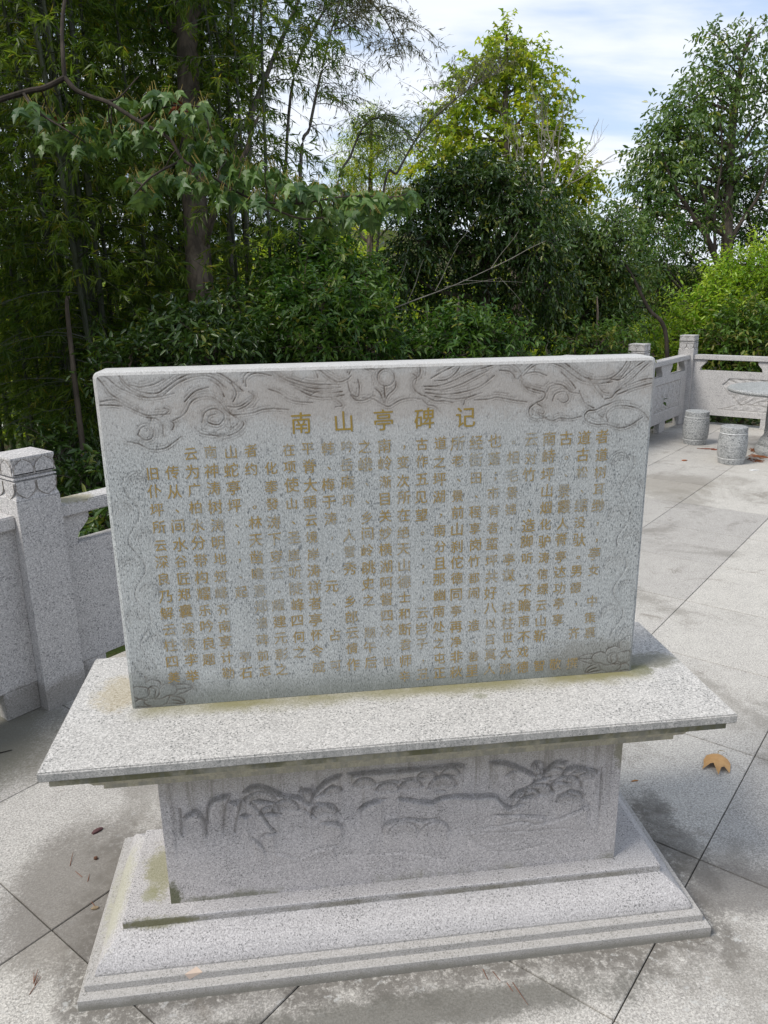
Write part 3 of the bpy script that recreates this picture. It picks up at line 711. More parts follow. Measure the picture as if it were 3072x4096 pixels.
    mb.ring([rb(.9083, -.3146, 0.0), rb(.9083, -.3146, 0.0345), rb(.9063, -.3126, 0.0367), rb(.8938, -.2892, 0.0367), rb(.8938, -.2892, 0.0575), rb(.892, -.2875, 0.060), rb(.8704, -.2651, 0.060),
             rb(.8700, -.2651, 0.066), rb(.866, -.261, 0.078), rb(.858, -.253, 0.092), rb(.847, -.242, 0.105), rb(.833, -.225, 0.117), rb(.818, -.205, 0.127), rb(.806, -.190, 0.133), rb(.8005, -.184, 0.1362),
             rb(.8012, -.1849, 0.1363), rb(.8012, -.1849, 0.159), rb(.799, -.1828, 0.1614)])
    mb.make('stepped_base', M_BASE, stele)
    mb = MB(); mb.add([(-0.625, -0.2897, 0.0605), (-0.575, -0.2897, 0.0605), (-0.594, -0.268, 0.0606), (-0.613, -0.2899, 0.041)], [(0, 1, 2), (0, 3, 1)])
    mb.make('chipped_patch', plain('fresh granite chip', (0.52, 0.42, 0.34), (0.48, 0.38, 0.32)), stele)
build_pedestal()

# ================================================================== BALUSTRADE
def carve_lines(kind, Lp):
    L = []; F = []
    if kind == 'tulips':
        cx = 1.06; w = 0.97; x0, x1, z0, z1 = cx - w / 2, cx + w / 2, 0.29, 0.636
        L.append([(x0, z1), (x1, z1)]); L.append([(x0, z0), (x0, z1)]); L.append([(x1, z0), (x1, z1)]); L.append([(x0, z0), (x1, z0)])
        for i in range(5):
            x = x0 + 0.10 + i * 0.19
            for dx, ww in ((0, .045), (0.02, .02)):
                L.append(smooth_path([(x - ww + dx, .60), (x - ww * 1.1 + dx, .52), (x + dx, .45), (x + ww * 1.1 + dx, .52), (x + ww + dx, .60)], 6))
            L.append(smooth_path([(x, .45), (x + .01, .40), (x - .03, .36), (x - .05, .31)], 5)); L.append(smooth_path([(x + .09, .43), (x + .05, .40), (x + .09, .37)], 5))
        for i in range(7): L.append(smooth_path([(x0 + .06 + i * .13, .29), (x0 + .1 + i * .13, .33), (x0 + .17 + i * .13, .31)], 5))
    else:
        c = Lp / 2; x0, x1 = 0.585, Lp - 0.585
        for s in (1, -1):
            m = (lambda p, s=s: [(c + s * (a - c), b) for a, b in p])
            L.append(m([(x0, .644), (c, .644)])); L.append(m(smooth_path([(x0, .644), (x0 - .03, .60), (x0 - .055, .575), (x0 - .083, .562)], 5)))
            L.append(m([(x0 - .083, .562), (x0, .455), (x0 + .17, .31)])); L.append(m([(x0 - .10, .226), (x0 + .05, .226), (c, .226)]))
            L.append(m(smooth_path([(x0 - .10, .226), (x0 + .03, .26), (x0 + .13, .30), (x0 + .30, .31), (x0 + .5, .30)], 6)))
            L.append(m(smooth_path([(x0 + .03, .44), (x0 + .10, .43), (x0 + .16, .47), (x0 + .15, .53)], 6))); L.append(m(smooth_path([(x0 + .13, .30), (x0 + .18, .35), (x0 + .24, .38)], 5)))
            L.append(m(smooth_path([(x0 + .16, .29), (x0 + .26, .34), (x0 + .34, .42), (x0 + .36, .5)], 6))); L.append(m(smooth_path([(x0, .62), (x0 + .07, .60), (x0 + .11, .55)], 6)))
            L.append(m(smooth_path([(x0 + .3, .31), (x0 + .4, .36), (x0 + .5, .37)], 6))); L.append(m(smooth_path([(x0 + .2, .52), (x0 + .3, .56), (x0 + .4, .50), (x0 + .3, .45), (x0 + .2, .52)], 6)))
    return [[tuple(p) for p in ln] for ln in L]

def balustrade_panel(root, L, kind):
    """panel, rail, brackets and feet between two posts L apart; local x along, -y towards the terrace"""
    a, b = 0.101, L - 0.101; T = 0.04
    E = carve_lines(kind, L)
    def hf(X, Z):
        D = seg_field(X, Z, E, 0.012); gr = np.clip(1 - D / 0.008, 0, 1)
        if kind == 'tulips': ins = (np.abs(X - 1.06) < .485) & (Z > .29) & (Z < .636)
        else:
            xx = np.minimum(X, L - X); ins = (Z > .226) & (Z < .644) & (xx > .585 - .083 * np.clip(1 - np.abs(Z - .562) / .082, 0, 1) + np.where(Z < .56, (.56 - Z) * .3 * (Z < .56), 0))
        H = np.where(ins, -0.008, 0.0) - gr * 0.006
        wav = 0.005 * (np.sin(X * 45 + np.sin(Z * 40) * 1.5) * np.sin(Z * 38)) * ins
        return H + wav, np.clip(gr * 0.9, 0, 1)
    me = relief_mesh('panel', a, b, 0.14, 0.74, 0.008, hf, M_RAIL)
    mb = MB(); mb.box(a, b, -T + 0.016, T, 0.1395, 0.7405, 0.0); 
    pn = link('panel', me, root, (0, -T, 0))
    mb2 = MB(); mb2.box(a, b, 0, 2 * T, 0.14, 0.74, 0.003)
    # backing block sits behind the deepest carving
    V = [(x, max(y, 0.018) if y < 0.018 else y, z) for x, y, z in mb2.V]
    mb3 = MB(); mb3.add(V, mb2.F); mb3.make('panel_block', M_RAIL, pn)
    # thin returns so the carved face meets the block
    mbr = MB(); mbr.box(a, b, 0.0005, 0.0185, 0.7385, 0.7405); mbr.box(a, b, 0.0005, 0.0185, 0.1395, 0.1415); mbr.make('panel_edge', M_RAIL, pn)
    mb = MB(); mb.box(a - 0.004, b + 0.004, -0.065, 0.065, 0.885, 0.947, 0.006); mb.make('rail', M_RAIL, root)
    def half(x, s, wt, wb):
        P = [(0, .7402), (wb, .7402), (wb * 1.02, .77), (wb + (wt - wb) * .15, .79), (wb + (wt - wb) * .55, .815), (wb + (wt - wb) * .9, .84), (wt, .86), (wt, .8852), (0, .8852)]
        return [(x + s * u, z) for u, z in P]
    for x, s in ((a, 1), (b, -1)):
        mb = MB(); mb.prism(half(x, s, .16, .09), -T + .001, T - .001); mb.make('bracket', M_RAIL, root)
    mid = L / 2; P = half(mid, 1, .215, .155)[1:-1]; Q = [(2 * mid - x, z) for x, z in P][::-1]
    mb = MB(); mb.prism(P + Q, -T + .001, T - .001); mb.make('bracket', M_RAIL, root)
    for x0, x1 in ((a, a + .16), (b - .16, b), (mid - .11, mid + .11)):
        mb = MB(); mb.box(x0, x1, -T + .004, T - .004, 0.0, 0.1396, 0.003); mb.make('foot_block', M_RAIL, root)

_post = {}
def build_post(root):
    if not _post:
        prof = [(.1, 0), (.1, 1.010), (.0965, 1.0115), (.0965, 1.0135), (.1, 1.015), (.093, 1.035), (.0905, 1.06), (.095, 1.083), (.099, 1.096), (.085, 1.0985), (.085, 1.103), (.0985, 1.106), (.0975, 1.113), (.085, 1.1165), (.085, 1.1225),
                (.0985, 1.125), (.0985, 1.132), (.0935, 1.15), (.0925, 1.172), (.0995, 1.196), (.0985, 1.203)]
        mb = MB(); mb.ring([(-h, h, -h, h, z) for h, z in prof]); _post['shaft'] = mesh_np('shaft', mb.V, mb.F, (M_RAIL,))
        mb = MB(); mg = MB()
        for q in range(4):
            M = Matrix.Rotation(R(90 * q), 4, 'Z')
            for lo, hi, up in ((1.019, 1.094, False), (1.127, 1.1965, True)):
                for cx, wd in ((-.0475, .045), (.0475, .045)):
                    P = []
                    sh = [(-1, 0), (-1, .45), (-.82, .66), (-.45, .83), (-.12, .95), (0, 1.0), (.12, .95), (.45, .83), (.82, .66), (1, .45), (1, 0)]
                    for sx, sz in sh:
                        P.append((cx + sx * wd * .97, lo + (hi - lo) * (sz if up else 1 - sz)))
                    mb.prism(P, -0.0985, -0.0940, M)
                    mg.tube([M @ Vector((px, -0.0985, pz)) for px, pz in P], [.0013] * len(P), 4)
        nf = len(mb.F); mb.add(mg.V, mg.F)
        _post['petal_carving'] = mesh_np('petal_carving', mb.V, mb.F, (M_RAIL, plain('groove grime', (0.16, 0.135, 0.11), (0.24, 0.21, 0.18), 90)), False, None, [0] * nf + [1] * (len(mb.F) - nf))
    for k, me in _post.items(): link(k, me, root)

def rail_base(s, t): x, y = st(s, t); return (x, y, 0)
A_S, A_T, D_ = 0.016, 2.925 * S2, 1.885
bal = thing('balustrade', 'grey granite balustrade with square lotus-capped posts running behind the stele', 'balustrade', rail_base(A_S - D_, A_T), R(45))
def sub(parent, name, loc, rz=0):
    o = bpy.data.objects.new(name, None); COL.objects.link(o); o.parent = parent; o.location = loc; o.rotation_euler = (0, 0, rz); return o
for i in range(7):
    build_post(sub(bal, 'post', (i * D_, 0, 0)))
    if i < 6: balustrade_panel(sub(bal, 'bay', (i * D_, 0, 0)), D_, 'tulips')
D2 = 2.27
cx_, cy_ = st(A_S + 5 * D_, A_T)
bal2 = thing('balustrade', 'grey granite balustrade with a carved blossom panel behind the round table', 'balustrade', (cx_, cy_, 0), R(-45))
for i in range(1, 4): build_post(sub(bal2, 'post', (i * D2, 0, 0)))
for i in range(3): balustrade_panel(sub(bal2, 'bay', (i * D2, 0, 0)), D2, 'blossom')
for o in list(bal.children)[10:]:
    pass

# ================================================================== TABLE AND STOOLS
def stool(x, y, label, rz, k=1.0):
    t = thing('garden_stool', label, 'stool', (x, y, 0), rz, 'barrel stools by the round table')
    mb = MB(); prof = [(.128, 0), (.131, .012), (.134, .045), (.1345, .052)]
    for i in range(1, 14):
        z = .062 + (.318 - .062) * i / 14; u = (z - .19) / .15; prof.append((.150 - .012 * u * u - (0.001 if False else 0), z))
    prof = prof[:4] + [(.136, .066)] + prof[4:] + [(.1365, .322), (.137, .335), (.138, .385), (.136, .396), (.128, .401), (.10, .4025), (.03, .403)]
    mb.lathe([(r * k, z) for r, z in prof], 56); mb.make('barrel', M_STOOL, t, smooth=True)
    for z, r in ((.058, .1375), (.328, .1405)):
        mb = MB(); n = 14; pr = [(r * k - .006 + .0075 * math.cos(R(a)), z + .0075 * math.sin(R(a))) for a in range(-90, 91, 18)]
        mb.lathe(pr, 56); mb.make('raised_band', M_STOOLB, t, smooth=True)
    return t
stool(4.62, 6.68, 'grey granite barrel stool nearer the balustrade corner post', 0.2, 1.0)
stool(4.46, 5.61, 'grey granite barrel stool nearest the stele, in front of the round table', 1.3, 1.0)
tb = thing('round_table', 'round granite table with a smooth top on a turned pedestal', 'table', (5.22, 5.93, 0))
mb = MB(); mb.lathe([(.50, .694), (.565, .697), (.592, .706), (.602, .722), (.600, .736), (.588, .746), (.565, .750), (.3, .751), (.02, .751)], 80); mb.make('table_top', M_STOOL, tb, smooth=True)
mb = MB(); mb.lathe([(.235, 0), (.245, .03), (.248, .06), (.235, .09), (.215, .10), (.222, .12), (.215, .15), (.185, .19), (.168, .215), (.165, .25), (.168, .42), (.165, .60), (.18, .64), (.30, .693)], 56); mb.make('pedestal', M_STOOL, tb, smooth=True)
for z in (.255, .585):
    mb = MB(); mb.lathe([(.162 + .009 * math.cos(R(a)), z + .008 * math.sin(R(a))) for a in range(-90, 91, 18)], 48); mb.make('raised_band', M_STOOLB, tb, smooth=True)

# ================================================================== VEGETATION
UP = A([0, 0, 1.0])
TEMPL = {   # (u along, v across, w lift), faces
    'diamond': (A([[0, 0, 0], [.45, .5, .06], [1, 0, -.06], [.45, -.5, .06]]), A([[0, 1, 2, 3]])),
    'lance': (A([[0, 0, 0], [.3, .5, .04], [1, 0, -.10], [.3, -.5, .04]]), A([[0, 1, 2, 3]])),
    'oval': (A([[0, 0, 0], [.3, .42, .08], [.7, .36, .02], [1, 0, -.14], [.7, -.36, .02], [.3, -.42, .08]]), A([[0, 1, 2, 3], [0, 3, 4, 5]])),
    'star': (A([[0, 0, 0], [.1, .55, 0], [.42, .22, .03], [1, 0, -.08], [.42, -.22, .03], [.1, -.55, 0]]), A([[0, 1, 2, 2], [0, 2, 3, 4], [0, 4, 5, 5]])),
}
def norm(a): return a / (np.linalg.norm(a, axis=-1, keepdims=True) + 1e-9)
class Leaves:
    def __init__(s, kind): s.k = kind; s.P = []; s.D = []; s.N = []; s.L = []; s.Wd = []; s.T = []
    def add(s, P, D, N, L, Wd, T):
        s.P.append(P); s.D.append(norm(D)); s.N.append(N); s.L.append(np.broadcast_to(L, (len(P),))); s.Wd.append(np.broadcast_to(Wd, (len(P),))); s.T.append(T)
    def mesh(s, name, mat):
        P = np.concatenate(s.P); D = np.concatenate(s.D); N = np.concatenate(s.N); L = np.concatenate(s.L)[:, None, None]; Wd = np.concatenate(s.Wd)[:, None, None]; T = np.concatenate(s.T)
        S = norm(np.cross(D, N)); N2 = norm(np.cross(S, D))
        tv, tf = TEMPL[s.k]; k = len(tv)
        V = P[:, None, :] + L * tv[None, :, 0:1] * D[:, None, :] + Wd * tv[None, :, 1:2] * S[:, None, :] + L * tv[None, :, 2:3] * N2[:, None, :]
        n = len(P); off = (np.arange(n) * k)[:, None, None]
        if s.k == 'star':
            F = [A([[0, 1, 2], [0, 2, 3], [0, 3, 4], [0, 4, 5]])[None] + off]
            F = F[0].reshape(-1, 3)
        else: F = (tf[None] + off).reshape(-1, 4)
        return mesh_np(name, V.reshape(-1, 3), F, (mat,), False, {'tint': np.repeat(T, k)})

def rand_dir(n, rng): return norm(rng.normal(size=(n, 3)))

def crown(lv, twigs, blobs, leaf, width, rng, per=9, twiglen=0.45, droop=0.25, dens=1.0, tint=(0.0, 0.9), hang=0.3, shell=(0.35, 1.0), updown=0.15):
    """blobs: (centre, radius or (rx,ry,rz), n_twigs). Leaves alternate along short twigs that point out of each blob."""
    for c, r, nt in blobs:
        c = A(c, float); r = A(r if hasattr(r, '__len__') else (r, r, r), float); nt = max(3, int(nt * dens))
        d = rand_dir(nt, rng); rad = rng.uniform(shell[0], shell[1], (nt, 1)) ** 0.7
        base = c + d * r * rad * 0.85
        td = norm(d * 0.8 + rng.normal(size=(nt, 3)) * 0.45 + UP * updown)
        ln = twiglen * rng.uniform(0.5, 1.2, nt)
        clump = rng.uniform(tint[0], tint[1], nt)
        k = per; tt = (np.arange(k) + 0.6) / k
        P = base[:, None, :] + td[:, None, :] * (ln[:, None, None] * tt[None, :, None]) - UP * (droop * ln[:, None, None] * (tt ** 2)[None, :, None])
        side = norm(np.cross(td, rng.normal(size=(nt, 3))))
        ang = np.arange(k) * 2.4
        s2 = norm(np.cross(td, side))
        rot = side[:, None, :] * np.cos(ang)[None, :, None] + s2[:, None, :] * np.sin(ang)[None, :, None]
        D = td[:, None, :] * 0.55 + rot * 0.8 - UP * hang + rng.normal(size=(nt, k, 3)) * 0.22
        N = UP[None, None] * 0.9 + rot * 0.15 + rng.normal(size=(nt, k, 3)) * 0.42
        T = np.clip(clump[:, None] + rng.normal(size=(nt, k)) * 0.16, 0, 1)
        n = nt * k; L = leaf * rng.uniform(0.65, 1.15, n)
        lv.add(P.reshape(n, 3), D.reshape(n, 3), N.reshape(n, 3), L, L * width * rng.uniform(0.85, 1.1, n), T.reshape(n))
        if twigs is not None:
            for i in range(0, nt, 3): twigs.tube([base[i] - td[i] * 0.2 * ln[i], P[i, k // 2], P[i, -1]], [0.004, 0.003, 0.0015], 3)

def limb(mb, a, b, r0, r1, rng, n=6, wob=0.06, sag=0.0, seg=6):
    a, b = A(a, float), A(b, float); L = np.linalg.norm(b - a); pts = []
    ph = rng.uniform(0, 6, 3)
    for i in range(n + 1):
        t = i / n; p = a + (b - a) * t + A([math.sin(t * 5 + ph[0]), math.sin(t * 4 + ph[1]), math.sin(t * 3 + ph[2]) * 0.5]) * wob * L * math.sin(math.pi * t)
        p[2] -= sag * L * math.sin(math.pi * t); pts.append(p)
    mb.tube(pts, [r0 + (r1 - r0) * i / n for i in range(n + 1)], seg); return pts

def gz(x, y): return float(terrain_h(A([x]), A([y]))[0])

BARK = plain('grey brown bark', (0.13, 0.105, 0.08), (0.055, 0.045, 0.035), 14, 0.95, bstr=0.9, stretch=(1, 1, 0.25))
BARKD = plain('dark bark', (0.06, 0.048, 0.038), (0.03, 0.025, 0.02), 14, 0.95, bstr=0.9, stretch=(1, 1, 0.25))
BARK2 = plain('pale smooth bark', (0.27, 0.25, 0.21), (0.16, 0.145, 0.12), 12, 0.9, stretch=(1, 1, 0.3))
CULM = plain('bamboo culm', (0.06, 0.07, 0.035), (0.035, 0.04, 0.024), 6, 0.45, spec=0.4, stretch=(1, 1, 0.3))
CULM2 = plain('grey purple culm', (0.17, 0.15, 0.13), (0.10, 0.088, 0.075), 6, 0.5, stretch=(1, 1, 0.3))
LF_BAMB = leaf_mat('bamboo leaf', (0.075, 0.145, 0.016), (0.19, 0.265, 0.03), (0.32, 0.28, 0.03), 0.6)
LF_BAMB2 = leaf_mat('dry bamboo leaf', (0.085, 0.10, 0.04), (0.15, 0.14, 0.055), (0.2, 0.15, 0.06), 0.4)
LF_SWEET = leaf_mat('sweetgum leaf', (0.19, 0.30, 0.025), (0.40, 0.46, 0.04), (0.5, 0.45, 0.04), 0.6)
LF_DARK = leaf_mat('evergreen leaf', (0.028, 0.065, 0.013), (0.085, 0.15, 0.026), (0.2, 0.22, 0.03), 0.28, 0.32, 0.6)
LF_CAMPH = leaf_mat('camphor leaf', (0.07, 0.14, 0.03), (0.16, 0.24, 0.06), (0.26, 0.28, 0.04), 0.45, 0.3, 0.8)
LF_SHRUB = leaf_mat('shrub leaf', (0.035, 0.095, 0.014), (0.09, 0.165, 0.022), (0.2, 0.21, 0.04), 0.38, 0.45, 0.45)
LF_LIME = leaf_mat('lime green leaf', (0.16, 0.31, 0.02), (0.37, 0.50, 0.04), (0.46, 0.50, 0.08), 0.45, 0.35, 0.5)
LF_PINE = leaf_mat('pine needle', (0.07, 0.13, 0.03), (0.13, 0.17, 0.04), None, 0.3)

def tree(name, label, cat, base, joints, blobs, leaf, width, kind, mat, bark, seed, trunk_r, per=9, twiglen=0.45, group=None, **kw):
    """joints: trunk points up from base; a limb runs from the trunk to every blob"""
    rng = np.random.default_rng(seed)
    t = thing(name, label, cat, tuple(base), 0, group); B = A(base, float)
    mb = MB(); pts = smooth_path([A(base)] + [A(j) for j in joints], 6); n = len(pts)
    rad = [trunk_r * (1 - 0.8 * i / (n - 1)) for i in range(n)]; rad[0] *= 1.3
    mb.tube([p - B for p in pts], rad, 9); mb.make('trunk', bark, t, smooth=True)
    br = MB(); tw = MB()
    for c, r, nt in blobs:
        c = A(c, float); dd = [np.linalg.norm(p - c) + (5 if p[2] > c[2] + 0.1 else 0) for p in pts]; i = int(np.argmin(dd)); i = max(1, i - 2)
        limb(br, pts[i] - B, c - B, max(rad[i] * .5, .012), .008, rng, 7, .08)
        rr = A(r if hasattr(r, '__len__') else (r, r, r), float)
        for _ in range(5): limb(br, c - B, c - B + rand_dir(1, rng)[0] * rr * .75, .008, .003, rng, 4, .1, seg=4)
    lv = Leaves(kind); crown(lv, tw, [(A(c, float) - B, r, nt) for c, r, nt in blobs], leaf, width, rng, per, twiglen, **kw)
    br.V += []; b = len(br.V); br.V += tw.V; br.F += [tuple(i + b for i in f) for f in tw.F]
    br.make('branches', bark, t, smooth=True)
    link('crown', lv.mesh('crown', mat), t)
    return t

def wb(u, v, d, r, n, ry=None):
    """blob from display pixel, depth, radius in display px"""
    rm = r * 1.8517 * d / FPX
    return (W(u, v, d), (rm, rm if ry is None else ry, rm), n)
def base_at(u, d):
    p = W(u, 760, d); return (p[0], p[1], gz(p[0], p[1]) - 0.1)

# --- sweetgum, centre right
D0 = 14.5
tree('sweetgum_tree', 'tall yellow-green star-leaved tree rising behind the dark evergreen', 'tree', base_at(1120, D0), [W(1115, 600, D0), W(1100, 400, D0), W(1092, 230, D0), W(1095, 75, D0)],
     [wb(1095, 80, D0, 26, 26), wb(1090, 125, D0, 42, 60), wb(1135, 135, D0, 40, 45), wb(1045, 150, D0, 42, 50), wb(1170, 150, D0, 28, 28), wb(1100, 190, D0 + .3, 58, 90), wb(1010, 200, D0, 55, 80), wb(1165, 215, D0, 45, 70), wb(1200, 265, D0, 35, 45),
      wb(970, 270, D0, 50, 80), wb(1040, 280, D0 + .4, 60, 90), wb(1130, 290, D0 - .2, 60, 90), wb(1180, 330, D0, 55, 90), wb(950, 330, D0, 50, 80), wb(1010, 350, D0, 55, 80), wb(1090, 370, D0 + .3, 60, 90),
      wb(1215, 400, D0, 60, 100), wb(1265, 385, D0, 28, 34), wb(1240, 455, D0, 50, 80), wb(1140, 430, D0 + .3, 55, 80), wb(1200, 500, D0, 50, 70), wb(925, 380, D0, 40, 50)],
     0.105, 0.95, 'star', LF_SWEET, BARK, 11, 0.13, per=9, twiglen=0.5, hang=0.75, droop=0.3)
# --- conical yellow-green tree further back
D1 = 17.5
tree('cypress_tree', 'small conical yellow-green tree between the bamboo and the sweetgum', 'tree', base_at(800, D1), [W(800, 600, D1), W(800, 420, D1), W(803, 262, D1)],
     [wb(803, 270, D1, 26, 40), wb(795, 310, D1, 46, 90), wb(770, 350, D1, 50, 110), wb(840, 340, D1, 42, 90), wb(800, 390, D1, 66, 140), wb(740, 400, D1, 38, 70), wb(865, 395, D1, 40, 70), wb(800, 450, D1, 80, 150), wb(720, 460, D1, 45, 70), wb(880, 460, D1, 45, 70)],
     0.11, 0.22, 'lance', LF_SWEET, BARK, 12, 0.12, per=12, twiglen=0.5, hang=0.1, updown=0.5, tint=(0.0, 0.85))
# --- dark evergreen mass
D3 = 9.6
ev = [wb(1050, 372, D3, 52, 100), wb(985, 400, D3, 48, 100), wb(1110, 410, D3, 50, 100), wb(930, 440, D3, 45, 90), wb(1010, 470, D3 + .3, 70, 140), wb(1100, 480, D3, 62, 130), wb(1175, 450, D3 + .4, 55, 100), wb(1160, 530, D3, 60, 120),
      wb(900, 520, D3, 55, 110), wb(870, 590, D3 + .2, 50, 100), wb(960, 560, D3 + .5, 70, 130), wb(1060, 580, D3 + .6, 80, 150), wb(1180, 610, D3 + .3, 70, 130), wb(880, 660, D3 + .7, 60, 90), wb(1000, 660, D3 + .9, 85, 130), wb(1110, 680, D3 + .8, 80, 130)]
tree('evergreen_tree', 'dark dense evergreen tree filling the centre behind the stele', 'tree', base_at(1040, D3 + .8), [W(1045, 650, D3 + .6), W(1050, 500, D3 + .3), W(1050, 380, D3)], ev, 0.088, 0.40, 'oval', LF_DARK, BARK, 13, 0.12, per=11, twiglen=0.38, hang=0.6, droop=0.5)
D4 = 10.8
ev2 = [wb(1230, 520, D4, 55, 110), wb(1290, 560, D4, 50, 100), wb(1240, 600, D4, 65, 120), wb(1310, 630, D4, 48, 90), wb(1260, 680, D4 + .2, 65, 120), wb(1190, 700, D4, 50, 90), wb(1325, 700, D4, 40, 70), wb(1280, 750, D4, 55, 80)]
tree('evergreen_tree', 'lower dark evergreen at the right end of the stele top', 'tree', base_at(1260, D4 + .3), [W(1260, 680, D4 + .2), W(1260, 540, D4)], ev2, 0.088, 0.42, 'oval', LF_DARK, BARK, 14, 0.08, per=11, twiglen=0.38, hang=0.5, droop=0.4, tint=(0.2, 0.95))
# --- shrubs right behind the stele
def shrub(label, blobs, seed, u, d, leaf=0.08, mat=None, **kw):
    tree('shrub', label, 'shrub', base_at(u, d), [W(u, 720, d), W(u, 640, d)], blobs, leaf, 0.40, 'oval', mat or LF_SHRUB, BARK, seed, 0.03, per=10, twiglen=0.30, hang=0.35, **kw)
D5 = 6.6
shrub('mid-green leafy shrub behind the stele, left of centre', [wb(660, 590, D5 + .8, 70, 120), wb(740, 610, D5 + .6, 75, 130), wb(600, 640, D5 + .6, 60, 110), wb(690, 670, D5, 75, 150), wb(770, 690, D5, 60, 120), wb(810, 740, D5, 50, 90), wb(610, 720, D5, 65, 120), wb(700, 750, D5 - .2, 70, 120),
      wb(640, 540, D5 + 1, 55, 80), wb(720, 545, D5 + 1, 50, 80), wb(790, 620, D5 + 1, 45, 70)], 21, 700, D5 + .3)
shrub('low glossy shrub close behind the stele top, right of centre', [wb(930, 730, 7.2, 45, 70), wb(990, 720, 7.2, 48, 80), wb(1050, 735, 7.2, 45, 80), wb(880, 760, 7.0, 45, 70), wb(1090, 760, 7.3, 40, 60), wb(980, 770, 7.0, 60, 80)], 22, 990, 7.3, tint=(0.0, 0.8))
shrub('low dark shrub under the big trunk at the left of the stele', [wb(420, 720, 6.6, 60, 100), wb(500, 700, 6.8, 60, 100), wb(540, 760, 6.4, 60, 100), wb(350, 750, 6.4, 60, 90), wb(450, 780, 6.2, 60, 90), wb(280, 790, 6.2, 60, 80)], 23, 440, 6.8, mat=LF_DARK)
shrub('broad-leaved shrub in the shade behind the left balustrade', [wb(60, 1080, 5.6, 60, 60), wb(200, 1060, 5.8, 60, 60), wb(210, 1140, 5.0, 50, 60), wb(100, 1180, 5.0, 60, 50), wb(130, 980, 6.4, 60, 50)], 24, 150, 6.0, leaf=0.09, mat=LF_DARK)
shrub('small shrub with pinkish stems left of the balustrade post', [wb(1240, 745, 9.2, 35, 40), wb(1300, 740, 9.2, 38, 50), wb(1350, 735, 9.5, 30, 40)], 25, 1290, 9.4, tint=(0.3, 1.0))
shrub('dark low shrub seen through the slot under the blossom panel', [(A([6.9, 9.6, 0.0]), .8, 110), (A([7.9, 8.6, 0.0]), .8, 100), (A([8.8, 7.5, 0.1]), .8, 90)], 26, 1600, 13.0, mat=LF_DARK)
# --- right camphor tree
D6 = 13.5
tree('camphor_tree', 'tall airy glossy-leaved tree at the right edge', 'tree', base_at(1570, D6), [W(1568, 600, D6), W(1572, 450, D6), W(1580, 300, D6), W(1600, 150, D6), W(1625, 60, D6)],
     [wb(1545, 75, D6, 30, 30), wb(1560, 120, D6, 40, 50), wb(1635, 75, D6, 36, 40), wb(1625, 140, D6, 55, 60), wb(1520, 140, D6, 34, 24), wb(1540, 190, D6, 42, 36), wb(1600, 210, D6, 55, 60), wb(1490, 180, D6, 22, 20), wb(1480, 230, D6, 38, 50), wb(1440, 260, D6, 34, 50),
      wb(1520, 260, D6, 50, 70), wb(1580, 290, D6, 55, 80), wb(1640, 260, D6, 50, 70), wb(1420, 320, D6, 38, 60), wb(1470, 310, D6, 45, 70), wb(1530, 340, D6, 50, 70), wb(1390, 370, D6, 34, 50), wb(1440, 380, D6, 45, 70), wb(1500, 400, D6, 45, 60),
      wb(1600, 370, D6, 50, 70), wb(1400, 430, D6, 36, 45), wb(1650, 340, D6, 45, 60), wb(1460, 440, D6, 40, 45), wb(1680, 180, D6, 60, 60), wb(1700, 300, D6, 60, 60), wb(1375, 400, D6, 22, 24), wb(1420, 470, D6, 45, 50), wb(1500, 460, D6, 45, 40), wb(1560, 160, D6, 45, 40), wb(1500, 215, D6, 40, 40), wb(1455, 290, D6, 40, 50), wb(1400, 345, D6, 38, 50), wb(1385, 450, D6, 34, 40), wb(1560, 420, D6, 45, 50)],
     0.11, 0.48, 'oval', LF_CAMPH, BARK, 31, 0.13, per=7, twiglen=0.5, hang=0.75, droop=0.3, dens=0.7)
def forks():
    d = D6 - .4; rng = np.random.default_rng(37); b = A(base_at(1500, d)); t = thing('leaning_tree', 'forked dark trunk leaning left under the airy tree at the right edge', 'tree', tuple(b)); mb = MB()
    for pp, r0, r1 in (([(1560, 720), (1556, 600), (1530, 520), (1490, 455), (1455, 400), (1430, 330)], .07, .015), ([(1530, 520), (1525, 440), (1500, 370), (1490, 290)], .035, .012), ([(1490, 455), (1450, 440), (1410, 420)], .02, .008), ([(1556, 600), (1590, 500), (1640, 420), (1670, 330)], .045, .015), ([(1545, 560), (1545, 450), (1560, 330), (1550, 220)], .03, .01)):
        Q = smooth_path([W(u, v, d) - b for u, v in pp], 6); mb.tube(Q, [r0 + (r1 - r0) * i / len(Q) for i in range(len(Q))], 7)
    mb.make('trunk', BARKD, t, smooth=True); bl = [(W(u, v, d) - b, 42 * 1.8517 * d / FPX, 34) for u, v in ((1430, 330), (1490, 290), (1410, 420), (1550, 220), (1460, 380))]
    lv = Leaves('oval'); crown(lv, None, bl, .11, .46, rng, 8, .45, hang=.7); link('crown', lv.mesh('crown', LF_CAMPH), t)
forks()
D7 = 12.0
tree('evergreen_tree', 'dark bushy evergreen crown under the airy tree at the right edge', 'tree', base_at(1620, D7 + 1.5), [W(1620, 620, D7 + 1.5), W(1625, 520, D7 + 1.8), W(1610, 440, D7 + 2)],
     [wb(1600, 400, D7 + 2, 45, 80), wb(1560, 440, D7 + 2, 50, 90), wb(1640, 430, D7 + 2, 60, 110), wb(1600, 490, D7 + 2, 50, 90), wb(1655, 500, D7 + 2, 60, 90), wb(1420, 500, D7, 50, 70), wb(1360, 530, D7, 45, 70), wb(1400, 560, D7, 45, 60), wb(1500, 480, D7 + 1, 40, 50)],
     0.085, 0.42, 'oval', LF_SHRUB, BARK, 32, 0.08, per=10, twiglen=0.4, hang=0.4)
D8 = 10.5
